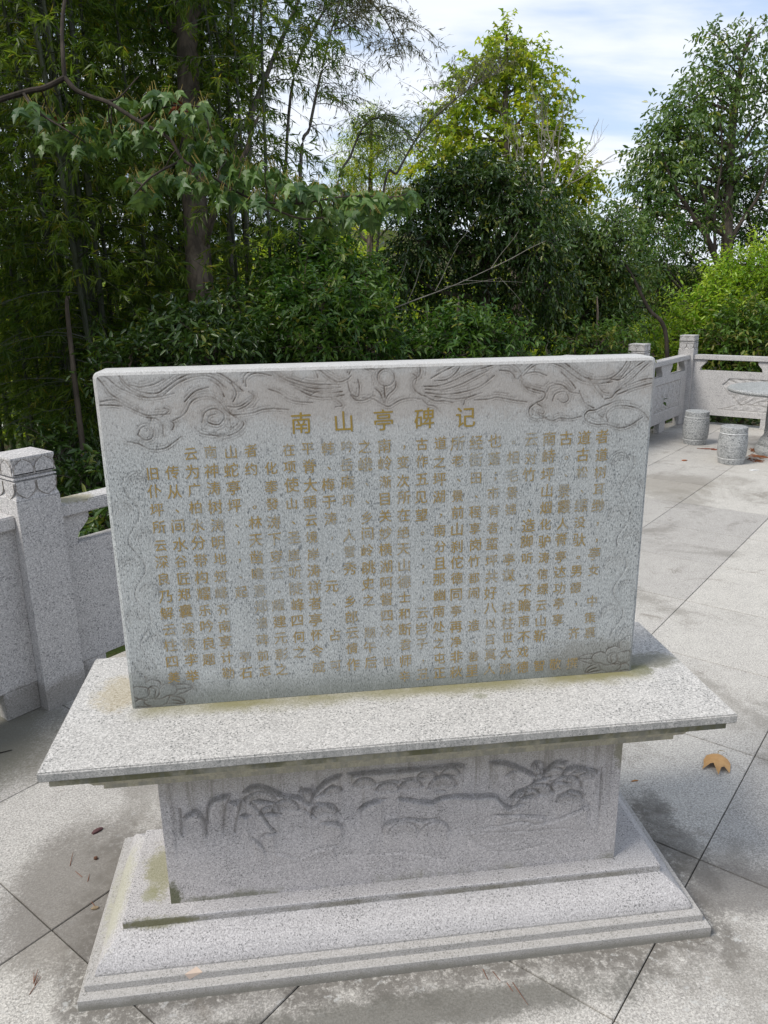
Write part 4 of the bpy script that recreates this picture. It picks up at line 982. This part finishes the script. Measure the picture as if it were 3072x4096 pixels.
tree('leaning_tree', 'slender leaning tree with an open crown left of the balustrade post', 'tree', base_at(1450, D8), [W(1440, 735, D8), W(1400, 665, D8), W(1362, 590, D8), W(1325, 530, D8), W(1285, 500, D8)],
     [wb(1300, 490, D8, 45, 55), wb(1345, 520, D8, 45, 55), wb(1250, 500, D8, 35, 40), wb(1290, 550, D8, 40, 45), wb(1380, 600, D8 + .5, 45, 60), wb(1350, 650, D8 + .7, 45, 60), wb(1330, 470, D8, 30, 30)],
     0.075, 0.46, 'oval', LF_CAMPH, BARKD, 33, 0.034, per=9, twiglen=0.38, hang=0.4)
DM = 14.5
tree('shrub', 'loose mid-green young tree filling the gap beyond the leaning tree', 'tree', base_at(1420, DM), [W(1420, 640, DM), W(1430, 560, DM)],
     [wb(1390, 560, DM, 45, 60), wb(1440, 545, DM, 45, 60), wb(1480, 580, DM, 45, 60), wb(1400, 620, DM, 50, 80), wb(1460, 640, DM, 50, 80), wb(1380, 680, DM, 50, 80), wb(1440, 700, DM, 50, 80), wb(1350, 620, DM, 40, 60), wb(1520, 600, DM, 40, 50)], .09, .42, 'oval', LF_SHRUB, BARK, 36, .05, per=9, twiglen=.4, tint=(.4, 1.0))
# --- lime shrub
D9 = 11.6
bl = [wb(1610, 575, D9, 38, 60), wb(1655, 590, D9, 45, 70), wb(1560, 610, D9, 34, 50), wb(1590, 640, D9, 45, 80), wb(1650, 650, D9, 50, 90), wb(1530, 650, D9, 38, 60), wb(1480, 680, D9, 34, 50), wb(1560, 690, D9 - .2, 45, 80), wb(1620, 710, D9, 50, 90), wb(1510, 720, D9, 40, 70),
      wb(1450, 730, D9, 34, 50), wb(1420, 760, D9, 30, 50), wb(1470, 780, D9 - .1, 36, 60), wb(1540, 760, D9 - .1, 45, 70), wb(1620, 770, D9 - .1, 50, 80), wb(1690, 700, D9, 60, 80), wb(1700, 610, D9, 50, 60)]
tree('lime_shrub', 'bright lime-green bush rising over the balustrade corner', 'shrub', base_at(1570, D9), [W(1570, 720, D9), W(1590, 640, D9)], bl, 0.085, 0.42, 'oval', LF_LIME, BARK, 34, 0.04, per=11, twiglen=0.45, hang=0.1, updown=0.35, droop=0.1)
bl = [wb(1560, 700, D9 - .6, 34, 40), wb(1620, 690, D9 - .6, 40, 60), wb(1650, 740, D9 - .65, 45, 70), wb(1580, 745, D9 - .65, 40, 60), wb(1640, 790, D9 - .6, 45, 60), wb(1560, 800, D9 - .6, 40, 50), wb(1700, 760, D9 - .65, 45, 50)]
tree('glossy_shrub', 'glossy mid-green bush just behind the blossom panel', 'shrub', base_at(1620, D9 - .6), [W(1620, 760, D9 - .6), W(1620, 700, D9 - .6)], bl, 0.095, 0.46, 'oval', LF_SHRUB, BARK, 35, 0.03, per=9, twiglen=0.35, hang=0.2, tint=(0.5, 1.0))

# --- big trunk behind the stele
def trunk_tree():
    d = 7.3; rng = np.random.default_rng(41); b = A(base_at(448, d))
    t = thing('broadleaf_tree', 'tree with a thick dark ridged trunk rising behind the left of the stele', 'tree', tuple(b))
    mb = MB(); P = smooth_path([b, W(440, 700, d), W(425, 500, d), W(412, 300, d), W(405, 100, d), W(402, -160, d)], 8); n = len(P)
    mb.tube([p - b for p in P], [(.15 - .05 * i / n) * .9 for i in range(n)], 14); mb.make('trunk', BARK, t, smooth=True)
    br = MB(); lv = Leaves('oval')
    bl = [wb(330, -60, d, 60, 50), wb(470, -80, d, 60, 50), wb(400, -120, d, 70, 60), wb(300, 20, d + .5, 50, 30)]
    for c, r, k in bl: limb(br, P[-8] - b, c - b, .05, .01, rng)
    limb(br, W(430, 560, d) - b, W(490, 400, d - .3) - b, .045, .03, rng, 6, .03); limb(br, W(490, 400, d - .3) - b, W(560, 250, d - .3) - b, .03, .012, rng)
    br.make('branches', BARK, t, smooth=True); crown(lv, None, [(c - b, r, k) for c, r, k in bl], .08, .45, rng, 9, .4); link('crown', lv.mesh('crown', LF_SHRUB), t)
trunk_tree()

# --- bamboo
def bamboo(label, path, r0, seed, n_br, start=0.2, brlen=1.0, leaf=0.11, lw=0.13, mat=None, cmat=None, group=None, clusters=7, per=6, droop=0.6, name='bamboo', side=None, cover=1.0):
    rng = np.random.default_rng(seed); b = A(path[0], float)
    t = thing(name, label, 'bamboo', tuple(b), 0, group)
    P = smooth_path(path, 10); n = len(P); mb = MB(); pts = []; rad = []
    for i, p in enumerate(P):
        r = r0 * (1 - .78 * (i / (n - 1)) ** 1.3)
        if i % 3 == 0 and i: pts += [p - b - (P[i] - P[i - 1]) * .06, p - b, p - b + (P[i] - P[i - 1]) * .06]; rad += [r, r * 1.13, r]
        else: pts.append(p - b); rad.append(r)
    mb.tube(pts, rad, 8); mb.make('culm', cmat or CULM, t, smooth=True)
    br = MB(); lv = Leaves('lance'); Ps = A(P)
    for k in range(n_br):
        f = start + (1 - start) * rng.uniform(0, 1) ** .9; i = f * (n - 1); i0 = min(int(i), n - 2); p = Ps[i0] + (Ps[i0 + 1] - Ps[i0]) * (i - i0)
        a = rng.uniform(0, 2 * math.pi); hd = A([math.cos(a), math.sin(a), 0])
        if side is not None: hd = norm(hd * .6 + side)
        L = brlen * rng.uniform(.5, 1.15) * (1.05 - .45 * f); d = norm(hd + UP * rng.uniform(.2, .8))
        m = 7; tt = np.linspace(0, 1, m); path_ = p + np.outer(tt * L, d) - np.outer((tt ** 2) * L * droop, UP) + np.outer((tt ** 2) * L * .2, hd)
        br.tube(path_ - b, [.0055 * (1 - .75 * x) for x in tt], 3)
        c = clusters; ti = rng.uniform(.2, 1, c); q = p + np.outer(ti * L, d) - np.outer(ti ** 2 * L * droop, UP) + np.outer(ti ** 2 * L * .2, hd)
        cd = norm(rng.normal(size=(c, 3)) * .5 + hd * .5 - UP * .35); sl = rng.uniform(.05, .22, c)
        e = q + cd * sl[:, None]
        k2 = per; N_ = c * k2
        pos = np.repeat(e, k2, 0) - np.repeat(cd, k2, 0) * (rng.uniform(0, 1, (N_, 1)) * np.repeat(sl, k2)[:, None])
        D = np.repeat(cd, k2, 0) * .8 + rng.normal(size=(N_, 3)) * .42 - UP * .35
        Nn = rng.normal(size=(N_, 3)) * .6 + UP * .6
        Lf = leaf * rng.uniform(.6, 1.15, N_); T = np.clip(np.repeat(rng.uniform(0, .85, c), k2) + rng.normal(size=N_) * .15, 0, 1)
        lv.add(pos - b, D, Nn, Lf, Lf * lw, T)
    br.make('branches', cmat or CULM, t); link('foliage', lv.mesh('foliage', mat or LF_BAMB), t)

GRP = 'bamboo stems of the dark grove at the left'
rb_ = np.random.default_rng(77)
specs = []
for i in range(54):
    d = rb_.uniform(7.0, 12.5); u = rb_.uniform(-120, 610) if i < 30 else rb_.uniform(-100, 360)
    if i >= 44: u = rb_.uniform(380, 530); d = max(d, 9.7)
    if u > 540: u -= 160; d = max(d, 8.8)
    if 350 < u < 500 and d < 9.5: u += 110 if u > 420 else -110
    specs.append((u, d))
for i, (u, d) in enumerate(specs):
    b = A(base_at(u, d)); H = rb_.uniform(7.5, 9.5); ln = rb_.normal(size=2) * .25
    path = [b, b + A([ln[0] * .2, ln[1] * .2, H * .3]), b + A([ln[0] * .6, ln[1] * .6, H * .65]), b + A([ln[0] * 2, ln[1] * 2, H])]
    bamboo('tall green bamboo stem standing in the dense dark grove at the left', path, rb_.uniform(.02, .04), 100 + i, 86, start=.20, brlen=1.25, leaf=.102, lw=.145, clusters=9, per=9, group=GRP)
# individual stems against the sky
def toward(path, u): return path
bamboo('thick grey bamboo stem leaning right against the sky', [A(base_at(470, 8.0)), W(500, 380, 8.0), W(535, 265, 8.0), W(585, 140, 8.0), W(645, 0, 8.0), W(690, -120, 8.0)], .042, 201, 34, start=.45, brlen=1.2, leaf=.10, lw=.12, cmat=CULM2, clusters=9, per=6, side=A([.8, -.1, 0]))
bamboo('dark upright bamboo stem beside the leaning grey one', [A(base_at(530, 8.6)), W(533, 520, 8.6), W(540, 300, 8.6), W(545, 100, 8.6), W(552, -120, 8.6)], .034, 202, 40, start=.25, brlen=.9, cmat=CULM2, clusters=8, per=6)
bamboo('thin purplish bamboo stem with feathery drooping sprays against the sky', [A(base_at(630, 8.5)), W(648, 400, 8.5), W(670, 270, 8.5), W(700, 130, 8.5), W(735, 0, 8.5), W(775, -90, 8.5)], .022, 203, 60, start=.36, brlen=1.05, leaf=.085, lw=.12, cmat=CULM2, mat=LF_BAMB2, clusters=8, per=5, side=A([.55, 0, 0]), droop=.75)
bamboo('arching bamboo spray with fine pale leaves in front of the sweetgum', [A(base_at(760, 9.8)), W(825, 440, 9.8), W(860, 370, 9.8), W(905, 292, 9.8), W(960, 235, 9.8), W(1030, 180, 9.8), W(1090, 150, 9.8)], .018, 204, 60, start=.35, brlen=.75, leaf=.075, lw=.11, cmat=CULM2, mat=LF_BAMB2, clusters=8, per=5, droop=.25, side=A([-.1, 0, .3]))
bamboo('yellowish bamboo drooping over the conical tree', [A(base_at(700, 9.5)), W(720, 480, 9.5), W(760, 330, 9.5), W(800, 260, 9.5), W(860, 270, 9.3), W(910, 330, 9.2)], .018, 205, 46, start=.35, brlen=.7, leaf=.085, lw=.12, cmat=CULM2, clusters=8, per=6, droop=.6)
bamboo('bamboo with dense hanging tufts at the top of the frame', [A(base_at(600, 9.0)), W(620, 300, 9.0), W(680, 60, 9.0), W(760, -20, 9.0), W(830, 40, 9.0), W(870, 130, 9.0)], .02, 206, 60, start=.42, brlen=.8, leaf=.09, lw=.12, cmat=CULM2, mat=LF_BAMB2, clusters=9, per=6, droop=.9)

# --- bare pale-branched small tree
def bare_tree():
    d = 11.5; rng = np.random.default_rng(51); b = A(base_at(1190, d)); t = thing('bare_tree', 'small bare tree with pale forked twigs in front of the sweetgum', 'tree', tuple(b)); mb = MB()
    limb(mb, (0, 0, 0), W(1165, 470, d) - b, .05, .03, rng, 8, .02); br = MB()
    def fork(p, q, r, k):
        pts = limb(br, p, q, r, r * .55, rng, 5, .05, seg=5)
        if k > 0:
            L = np.linalg.norm(q - p)
            for _ in range(3):
                dv = norm(norm(q - p) * 1.1 + rng.normal(size=3) * .38 + UP * .1); fork(q if _ else pts[3], q + dv * L * rng.uniform(.45, .75), r * .5, k - 1)
    o = W(1165, 470, d) - b
    for u, v in ((1135, 370), (1170, 360), (1210, 355), (1225, 400), (1150, 410)): fork(o, W(u, v, d) - b, .022, 3)
    mb.make('trunk', BARK2, t, smooth=True); br.make('branches', BARK2, t)
bare_tree()
def dead_stem():
    d = 7.6; rng = np.random.default_rng(52); a = W(828, 676, d); t = thing('dead_branch', 'bare grey dead stem slanting across the dark evergreen', 'branch', tuple(a)); mb = MB()
    for (u0, v0, u1, v1, r) in ((828, 676, 1060, 580, .011), (1060, 580, 1180, 520, .007), (840, 672, 880, 560, .004), (880, 655, 915, 560, .0045), (940, 628, 990, 530, .005), (985, 530, 1040, 460, .003), (960, 620, 1080, 600, .004), (1000, 605, 1130, 610, .004), (1060, 580, 1120, 500, .004),
                                (860, 668, 1000, 680, .003), (1080, 600, 1150, 680, .003), (700, 720, 828, 676, .011)):
        limb(mb, W(u0, v0, d) - a, W(u1, v1, d + (u1 - u0) * .001) - a, r * .65, r * .3, rng, 6, .02, seg=5)
    mb.make('stem', BARK2, t)
dead_stem()

# --- near branch with large lobed leaves
def lobed_leaf(name, seed, mat, pmat):
    rr = random.Random(seed)
    half = [(0.0, 0.0), (.02, .10), (.10, .30), (.06, .34), (.24, .30), (.42, .26), (.50, .40), (.60, .42), (.56, .26), (.66, .20), (.80, .16), (.86, .07), (1.0, 0.0)]
    half = [(0, 0), (-.02, .08), (.08, .24), (.20, .28), (.46, .62), (.44, .30), (.47, .16), (.62, .22), (.68, .13), (.84, .07), (1.0, 0)]
    half = [(u + rr.uniform(-.015, .015) if 0 < i < 10 else u, v * rr.uniform(.9, 1.12)) for i, (u, v) in enumerate(half)]
    V = []; F = []
    def z(u, v): return -.25 * u * u + abs(v) * .35 - v * v * 1.1
    for s in (1, -1):
        b = len(V)
        for u, v in half: V.append((u, s * v, z(u, v)))
        m = len(half)
        for u, v in half: V.append((u if 0 <= u <= 1 else 0, 0, z(u, 0)))
        for i in range(m - 1):
            f = (b + i, b + i + 1, b + m + i + 1, b + m + i); F.append(f if s < 0 else f[::-1])
    nl = len(F); mb = MB(); mb.tube([(-.55, 0, .12), (-.3, 0, .06), (0, 0, 0)], [.011, .011, .013], 4)
    b = len(V); V += mb.V; F += [tuple(i + b for i in f) for f in mb.F]
    me = mesh_np(name, V, F, (mat, pmat)); me.polygons.foreach_set('material_index', [0 if i < nl else 1 for i in range(len(F))]); me.update(); return me

def near_branch():
    m, g = new_mat('lobed leaf'); oi = g.n('ShaderNodeObjectInfo').outputs['Random']; pos = g.n('ShaderNodeTexCoord').outputs['Object']
    c = g.mix(oi, (0.022, 0.07, 0.016), (0.125, 0.21, 0.04)); sep = g.n('ShaderNodeSeparateXYZ', {0: pos})
    vein = g.ramp(g.m('ABSOLUTE', sep.outputs[1]), 0.02, 0.005, 0, .5); c = g.mix(vein, c, (0.16, 0.19, 0.07))
    c = g.mix(g.ramp(g.noise(pos, 6, 4), .4, .7, 0, .4), c, (0.03, 0.06, 0.02))
    b = g.n('ShaderNodeBsdfPrincipled', {'Base Color': c, 'Roughness': 0.48, 'Specular IOR Level': 0.4}); tr = g.n('ShaderNodeBsdfTranslucent', {'Color': g.mix(.6, c, (0.12, 0.2, 0.02))})
    mx = g.n('ShaderNodeMixShader', {0: .25, 1: b.outputs[0], 2: tr.outputs[0]}); g.n('ShaderNodeOutputMaterial', {'Surface': mx.outputs[0]})
    pm = plain('yellow leaf stalk', (0.33, 0.25, 0.07)); red = plain('rust red leaf', (0.22, 0.07, 0.03), (0.15, 0.05, 0.02), 5)
    meshes = [lobed_leaf('leaf', 60 + i, m, pm) for i in range(6)]; redm = lobed_leaf('leaf', 70, red, pm)
    rng = np.random.default_rng(61); D = 4.9; o = W(-180, 330, D); base = A([o[0], o[1], gz(o[0], o[1]) - .1])
    t = thing('lobed_leaf_tree', 'near tree whose low branch of large three-lobed leaves hangs in from the left', 'tree', tuple(base))
    mb = MB(); P = smooth_path([base, A([o[0], o[1], 1.6]), o, W(-120, 100, D + .2), W(-90, -120, D + .3)], 6); mb.tube([p - base for p in P], [.12 - .05 * i / len(P) for i in range(len(P))], 12); mb.make('trunk', BARKD, t, smooth=True)
    mb = MB(); mains = []
    def main(pp, r0, r1):
        Q = smooth_path([W(u, v, d) for u, v, d in pp], 6); mb.tube([q - base for q in Q], [r0 + (r1 - r0) * i / len(Q) for i in range(len(Q))], 8); mains.append(Q)
    main([(-175, 320, D), (-60, 240, D), (50, 200, D), (95, 190, D), (140, 168, D)], .019, .017)
    main([(140, 168, D), (165, 195, D), (200, 210, D), (235, 222, D - .05), (300, 262, D - .1), (365, 300, D - .1), (395, 345, D - .1), (440, 370, D - .1), (540, 428, D), (640, 440, D), (740, 425, D), (860, 425, D)], .016, .004)
    main([(140, 168, D), (136, 120, D), (135, 40, D + .1), (150, -60, D + .2)], .015, .01)
    main([(50, 200, D), (80, 240, D - .1), (150, 285, D - .15)], .01, .005); main([(200, 210, D), (250, 215, D + .1), (300, 165, D + .1)], .008, .004); main([(300, 262, D - .1), (360, 230, D), (440, 230, D)], .009, .004)
    main([(395, 345, D - .1), (330, 380, D - .2), (290, 420, D - .2)], .008, .004); main([(540, 428, D), (640, 470, D), (700, 470, D - .1)], .008, .004)
    cl = [(60, 238), (100, 262), (160, 272), (140, 300), (185, 318), (240, 290), (285, 268), (270, 225), (330, 212), (370, 218), (390, 255), (425, 240), (450, 280), (345, 275), (300, 300), (250, 320), (425, 320), (465, 318), (490, 350), (520, 372),
          (290, 392), (315, 425), (340, 385), (380, 392), (425, 400), (460, 392), (495, 420), (540, 385), (575, 372), (600, 400), (560, 430), (640, 412), (625, 445), (690, 415), (670, 455), (735, 418), (720, 455), (775, 430), (760, 468), (815, 432), (800, 465), (850, 440), (880, 425), (700, 490), (410, 355), (110, 300), (600, 440)]
    allm = np.concatenate([A(q) for q in mains]); nleaf = 0
    for ci, (u, v) in enumerate(cl):
        c = W(u, v - 8, D + rng.uniform(-.3, .25)); dd = np.linalg.norm(allm - c, axis=1); q = allm[int(np.argmin(dd))]
        limb(mb, q - base, c - base, .0055, .003, rng, 5, .06, seg=5)
        for k in range(int(rng.integers(5, 8))):
            if nleaf >= 292: break
            a = rng.uniform(0, 2 * math.pi); out = A([math.cos(a), math.sin(a), 0]); L = .118 * rng.uniform(.7, 1.2)
            hang = rng.uniform(.5, 1.6); d = norm(out - UP * hang); lb = c + norm(out * 1 - UP * .15) * L * .55 + UP * rng.uniform(-.02, .03)
            zax = norm(UP + out * .8 + rng.normal(size=3) * .25); y = norm(np.cross(zax, d)); x = d; zax = np.cross(x, y)
            Mx = Matrix(((x[0], y[0], zax[0], 0), (x[1], y[1], zax[1], 0), (x[2], y[2], zax[2], 0), (0, 0, 0, 1))).to_quaternion()
            ob = bpy.data.objects.new('leaf', redm if (ci in (9,) and k == 0) or (ci == 1 and k == 0) else meshes[int(rng.integers(0, 6))]); COL.objects.link(ob); ob.parent = t
            ob.rotation_mode = 'QUATERNION'; ob.rotation_quaternion = Mx; ob.location = tuple(lb - base); ob.scale = (L, L * rng.uniform(.8, 1.1), L); nleaf += 1
    # the leaves beyond the first three hundred, smaller and further in, as one part
    V = []; F = []; src = meshes[0]; sv = A([v.co[:] for v in src.vertices]); sf = [tuple(p.vertices) for p in src.polygons]; mi = [p.material_index for p in src.polygons]; MI = []
    for ci, (u, v) in enumerate(cl * 9):
        c = W(u + rng.uniform(-22, 22), v - 8 + rng.uniform(-16, 22), D + rng.uniform(.1, .7)); a = rng.uniform(0, 2 * math.pi); out = A([math.cos(a), math.sin(a), 0]); L = .105 * rng.uniform(.7, 1.2)
        x = norm(out - UP * rng.uniform(.5, 1.6)); y = norm(np.cross(norm(UP + out * .8 + rng.normal(size=3) * .25), x)); z = np.cross(x, y)
        b = len(V); V += list((sv[:, 0:1] * x + sv[:, 1:2] * y + sv[:, 2:3] * z) * L + c - base); F += [tuple(i + b for i in f) for f in sf]; MI += mi
    me = mesh_np('foliage', V, F, (m, pm), False, None, MI); link('foliage', me, t, kind='stuff')
    lv = Leaves('oval'); crown(lv, None, [(A([-4.9, 3.3, 4.3]) - base, 1.1, 260), (A([-5.3, 2.5, 4.9]) - base, 1.1, 220), (A([-4.7, 4.5, 4.9]) - base, 1.1, 260), (A([-5.0, 3.9, 3.4]) - base, .9, 180)], .15, .6, rng, 8, .5); link('crown', lv.mesh('crown', LF_SHRUB), t)  # unseen crown added overhead to throw shade on the grove
    mb.make('branches', BARKD, t, smooth=True)
near_branch()
for i, (x, y) in enumerate(((-6.8, 4.0), (-5.7, 6.6))):  # unseen trees added out of view to shade the lower grove
    g0 = gz(x, y) - .1
    tree('broadleaf_tree', ('spreading', 'tall', 'slender')[i] + ' unseen broad-leaved tree added to shade the grove from beyond the left edge', 'tree', (x, y, g0), [A([x, y, 3]), A([x + .1, y + .1, 5.4])],
         [(A([x + a, y + b, z]), 1.35, 330) for a, b, z in ((0, 0, 5.4), (.9, .3, 4.9), (-.9, .6, 4.8), (.2, -1, 4.4), (.3, 1.1, 3.9), (-.7, -.6, 3.2), (.6, -.4, 2.6))], .16, .5, 'oval', LF_SHRUB, BARKD, 300 + i, .13, per=8, twiglen=.55)

# --- far woods and undergrowth, too many to tell apart
def mass(name, label, pts, leaf, width, mat, seed, per, twig, kind='diamond', **kw):
    rng = np.random.default_rng(seed); lv = Leaves(kind); crown(lv, None, pts, leaf, width, rng, per, twig, **kw)
    o = link(name, lv.mesh(name, mat)); o['kind'] = 'stuff'; o['label'] = label; return o
rf = np.random.default_rng(88)
pts = []
for i in range(150):
    d = rf.uniform(22, 36); u = rf.uniform(-250, 1900); p = W(u, 700, d); g_ = gz(p[0], p[1]); h = rf.uniform(0, 5.5)
    if 820 < u < 1700: h = rf.uniform(0, 3.6)
    pts.append((A([p[0], p[1], g_ + h]), rf.uniform(1.2, 2.0), 70))
mass('far_woods', 'sunlit woods seen in the gaps behind the grove', pts, .26, .5, LF_SWEET, 89, 8, 1.0)
pts = []
for i in range(110):
    d = rf.uniform(6.6, 15); u = rf.uniform(-200, 1750); p = W(u, 700, d); h = rf.uniform(0, .9)
    if (p[1] - p[0]) * S2 < T_END + .5 and (p[0] + p[1]) * S2 < S_END + .5: continue
    pts.append((A([p[0], p[1], gz(p[0], p[1]) + h]), rf.uniform(.5, .8), 80))
mass('undergrowth', 'dark leafy undergrowth beyond the balustrade', pts, .11, .4, LF_DARK, 90, 8, .45)

# ================================================================== LITTER ON THE PAVING
def gp(u, v):
    """point of the paving seen at display pixel (u,v)"""
    d = cam_rot @ Vector(((u * 1.8517 - 1536) / FPX, -(v * 1.8517 - 2048) / FPX, -1.0)); t = -CAM[2] / d.z
    return (CAM[0] + d.x * t, CAM[1] + d.y * t, 0.0)
def big_leaf():
    p = gp(1548, 1652); q = gp(1555, 1605); a = math.atan2(q[1] - p[1], q[0] - p[0])
    t = thing('fallen_leaf', 'curled tan three-lobed leaf lying right of the stele', 'leaf', p, a)
    outl = [(.055, 0), (.05, .02), (.03, .042), (.0, .05), (-.04, .046), (-.062, .05), (-.035, .022), (-.03, .012), (-.055, .004), (-.082, -.012), (-.05, -.018), (-.03, -.028), (-.035, -.034), (-.05, -.05), (-.02, -.052), (.01, -.05), (.035, -.038), (.052, -.015)]
    V = [(0, 0, .03)]; F = []; n = len(outl)
    for k, f in enumerate((.35, .7, 1.0)):
        for x, y in outl:
            r2 = math.hypot(x, y) * f; V.append((x * f, y * f, max(.003, .030 - 4.2 * (y * f) ** 2 * 2 - (x * f) ** 2 * 2.5 + .004 * math.sin(x * f * 90))))
    for i in range(n): F.append((0, 1 + i, 1 + (i + 1) % n))
    for k in range(2):
        for i in range(n): F.append((1 + k * n + i, 1 + (k + 1) * n + i, 1 + (k + 1) * n + (i + 1) % n, 1 + k * n + (i + 1) % n))
    me = mesh_np('blade', V, F, (plain('dry tan leaf', (0.50, 0.30, 0.13), (0.42, 0.24, 0.10), 30, .7),), True); link('blade', me, t)
    mb = MB(); mb.tube([(.052, 0, .022), (.07, .002, .02), (.085, -.006, .018), (.098, -.022, .01)], [.0012] * 4, 5); mb.make('stalk', plain('leaf stalk', (0.3, 0.2, 0.05)), t)
big_leaf()
def chip(u, v, r, h, name, label, cat, col, seed, sx=1.0, rz=0.0):
    import bmesh
    bm = bmesh.new(); bmesh.ops.create_icosphere(bm, subdivisions=2, radius=1); rr = random.Random(seed)
    for w_ in bm.verts:
        k = rr.uniform(.75, 1.2); w_.co.x *= r * sx * k; w_.co.y *= r * k; w_.co.z = w_.co.z * h * k
    me = bpy.data.meshes.new(name); bm.to_mesh(me); bm.free(); me.materials.append(plain(name + ' colour', col))
    o = link(name, me, None, tuple(A(gp(u, v)) + A([0, 0, h * .7])), (0, 0, rz)); o['label'] = label; o['category'] = cat
chip(209, 1797, .010, .006, 'bark_chip', 'dark reddish chip of bark on the paving left of the pedestal', 'bark', (0.10, 0.05, 0.05), 1, 2.2, .7)
chip(207, 1856, .007, .006, 'seed_pod', 'small round brown seed pod left of the stepped base', 'seed', (0.13, 0.065, 0.04), 2)
chip(205, 1963, .008, .004, 'bark_chip', 'tiny pale brown chip against the left side of the stepped base', 'bark', (0.25, 0.19, 0.12), 3, 1.4)
chip(1478, 995, .025, .006, 'fallen_leaf', 'small orange-brown leaf on the paving before the stools', 'leaf', (0.35, 0.12, 0.05), 4, 1.3)
chip(1628, 1016, .022, .004, 'paper_scrap', 'small white scrap on the paving in front of the nearer stool', 'scrap', (0.75, 0.75, 0.74), 5, 2.4)
chip(1371, 1687, .004, .002, 'fallen_leaf', 'narrow orange leaf fragment right of the pedestal', 'leaf', (0.40, 0.20, 0.08), 6, 4.0, .1)
def litter(name, label, cat, segs, col, r, seed, jit=0.02, n=30, kind=None):
    rng = np.random.default_rng(seed); mb = MB(); c0 = A(gp(*segs[0][0]))
    for (a, b) in segs:
        P, Q = A(gp(*a)), A(gp(*b))
        for i in range(n):
            t = rng.uniform(0, 1); p = P + (Q - P) * t + A([rng.normal() * jit, rng.normal() * jit, r]); d = norm(norm(Q - P) + rng.normal(size=3) * .5); d[2] = rng.uniform(0, .12); L = rng.uniform(.03, .09)
            mb.tube([p - c0, p - c0 + d * L * .5, p - c0 + d * L], [r, r, r * .5], 4)
    o = mb.make(name, plain(name + ' tone', col), loc=tuple(c0)); o['label'] = label
    if kind: o['kind'] = kind
    else: o['category'] = cat
litter('needle_litter', 'rust-red needle litter beside the stool nearer the corner', '', [((1505, 969), (1560, 972))], (0.26, 0.07, 0.035), .003, 1, .015, 34, 'stuff')
litter('needle_litter', 'rust-red needle litter at the foot of the round table', '', [((1620, 975), (1650, 968)), ((1618, 985), (1659, 988)), ((1622, 990), (1640, 998))], (0.28, 0.10, 0.04), .003, 2, .03, 36, 'stuff')
litter('pine_needles', 'a few dry reddish pine needles on the paving before the base', '', [((1055, 2090), (1100, 2140)), ((60, 2150), (72, 2125)), ((200, 1960), (160, 1860))], (0.22, 0.09, 0.05), .0011, 3, .008, 4, 'stuff')
def twig(label, a, b, r, col, seed):
    rng = np.random.default_rng(seed); mb = MB(); P, Q = A(gp(*a)), A(gp(*b)); limb(mb, A([0, 0, r]), Q - P + A([0, 0, r * 1.5]), r, r * .6, rng, 6, .05, seg=5)
    o = mb.make('twig', plain('twig ' + str(seed), col), loc=tuple(P)); o['label'] = label; o['category'] = 'twig'
twig('short black twig on the paving below the left post', (-6, 1628), (26, 1622), .003, (0.03, 0.025, 0.02), 5)
twig('curved dark twig lying between the two barrel stools', (1558, 964), (1592, 957), .007, (0.05, 0.04, 0.035), 6)
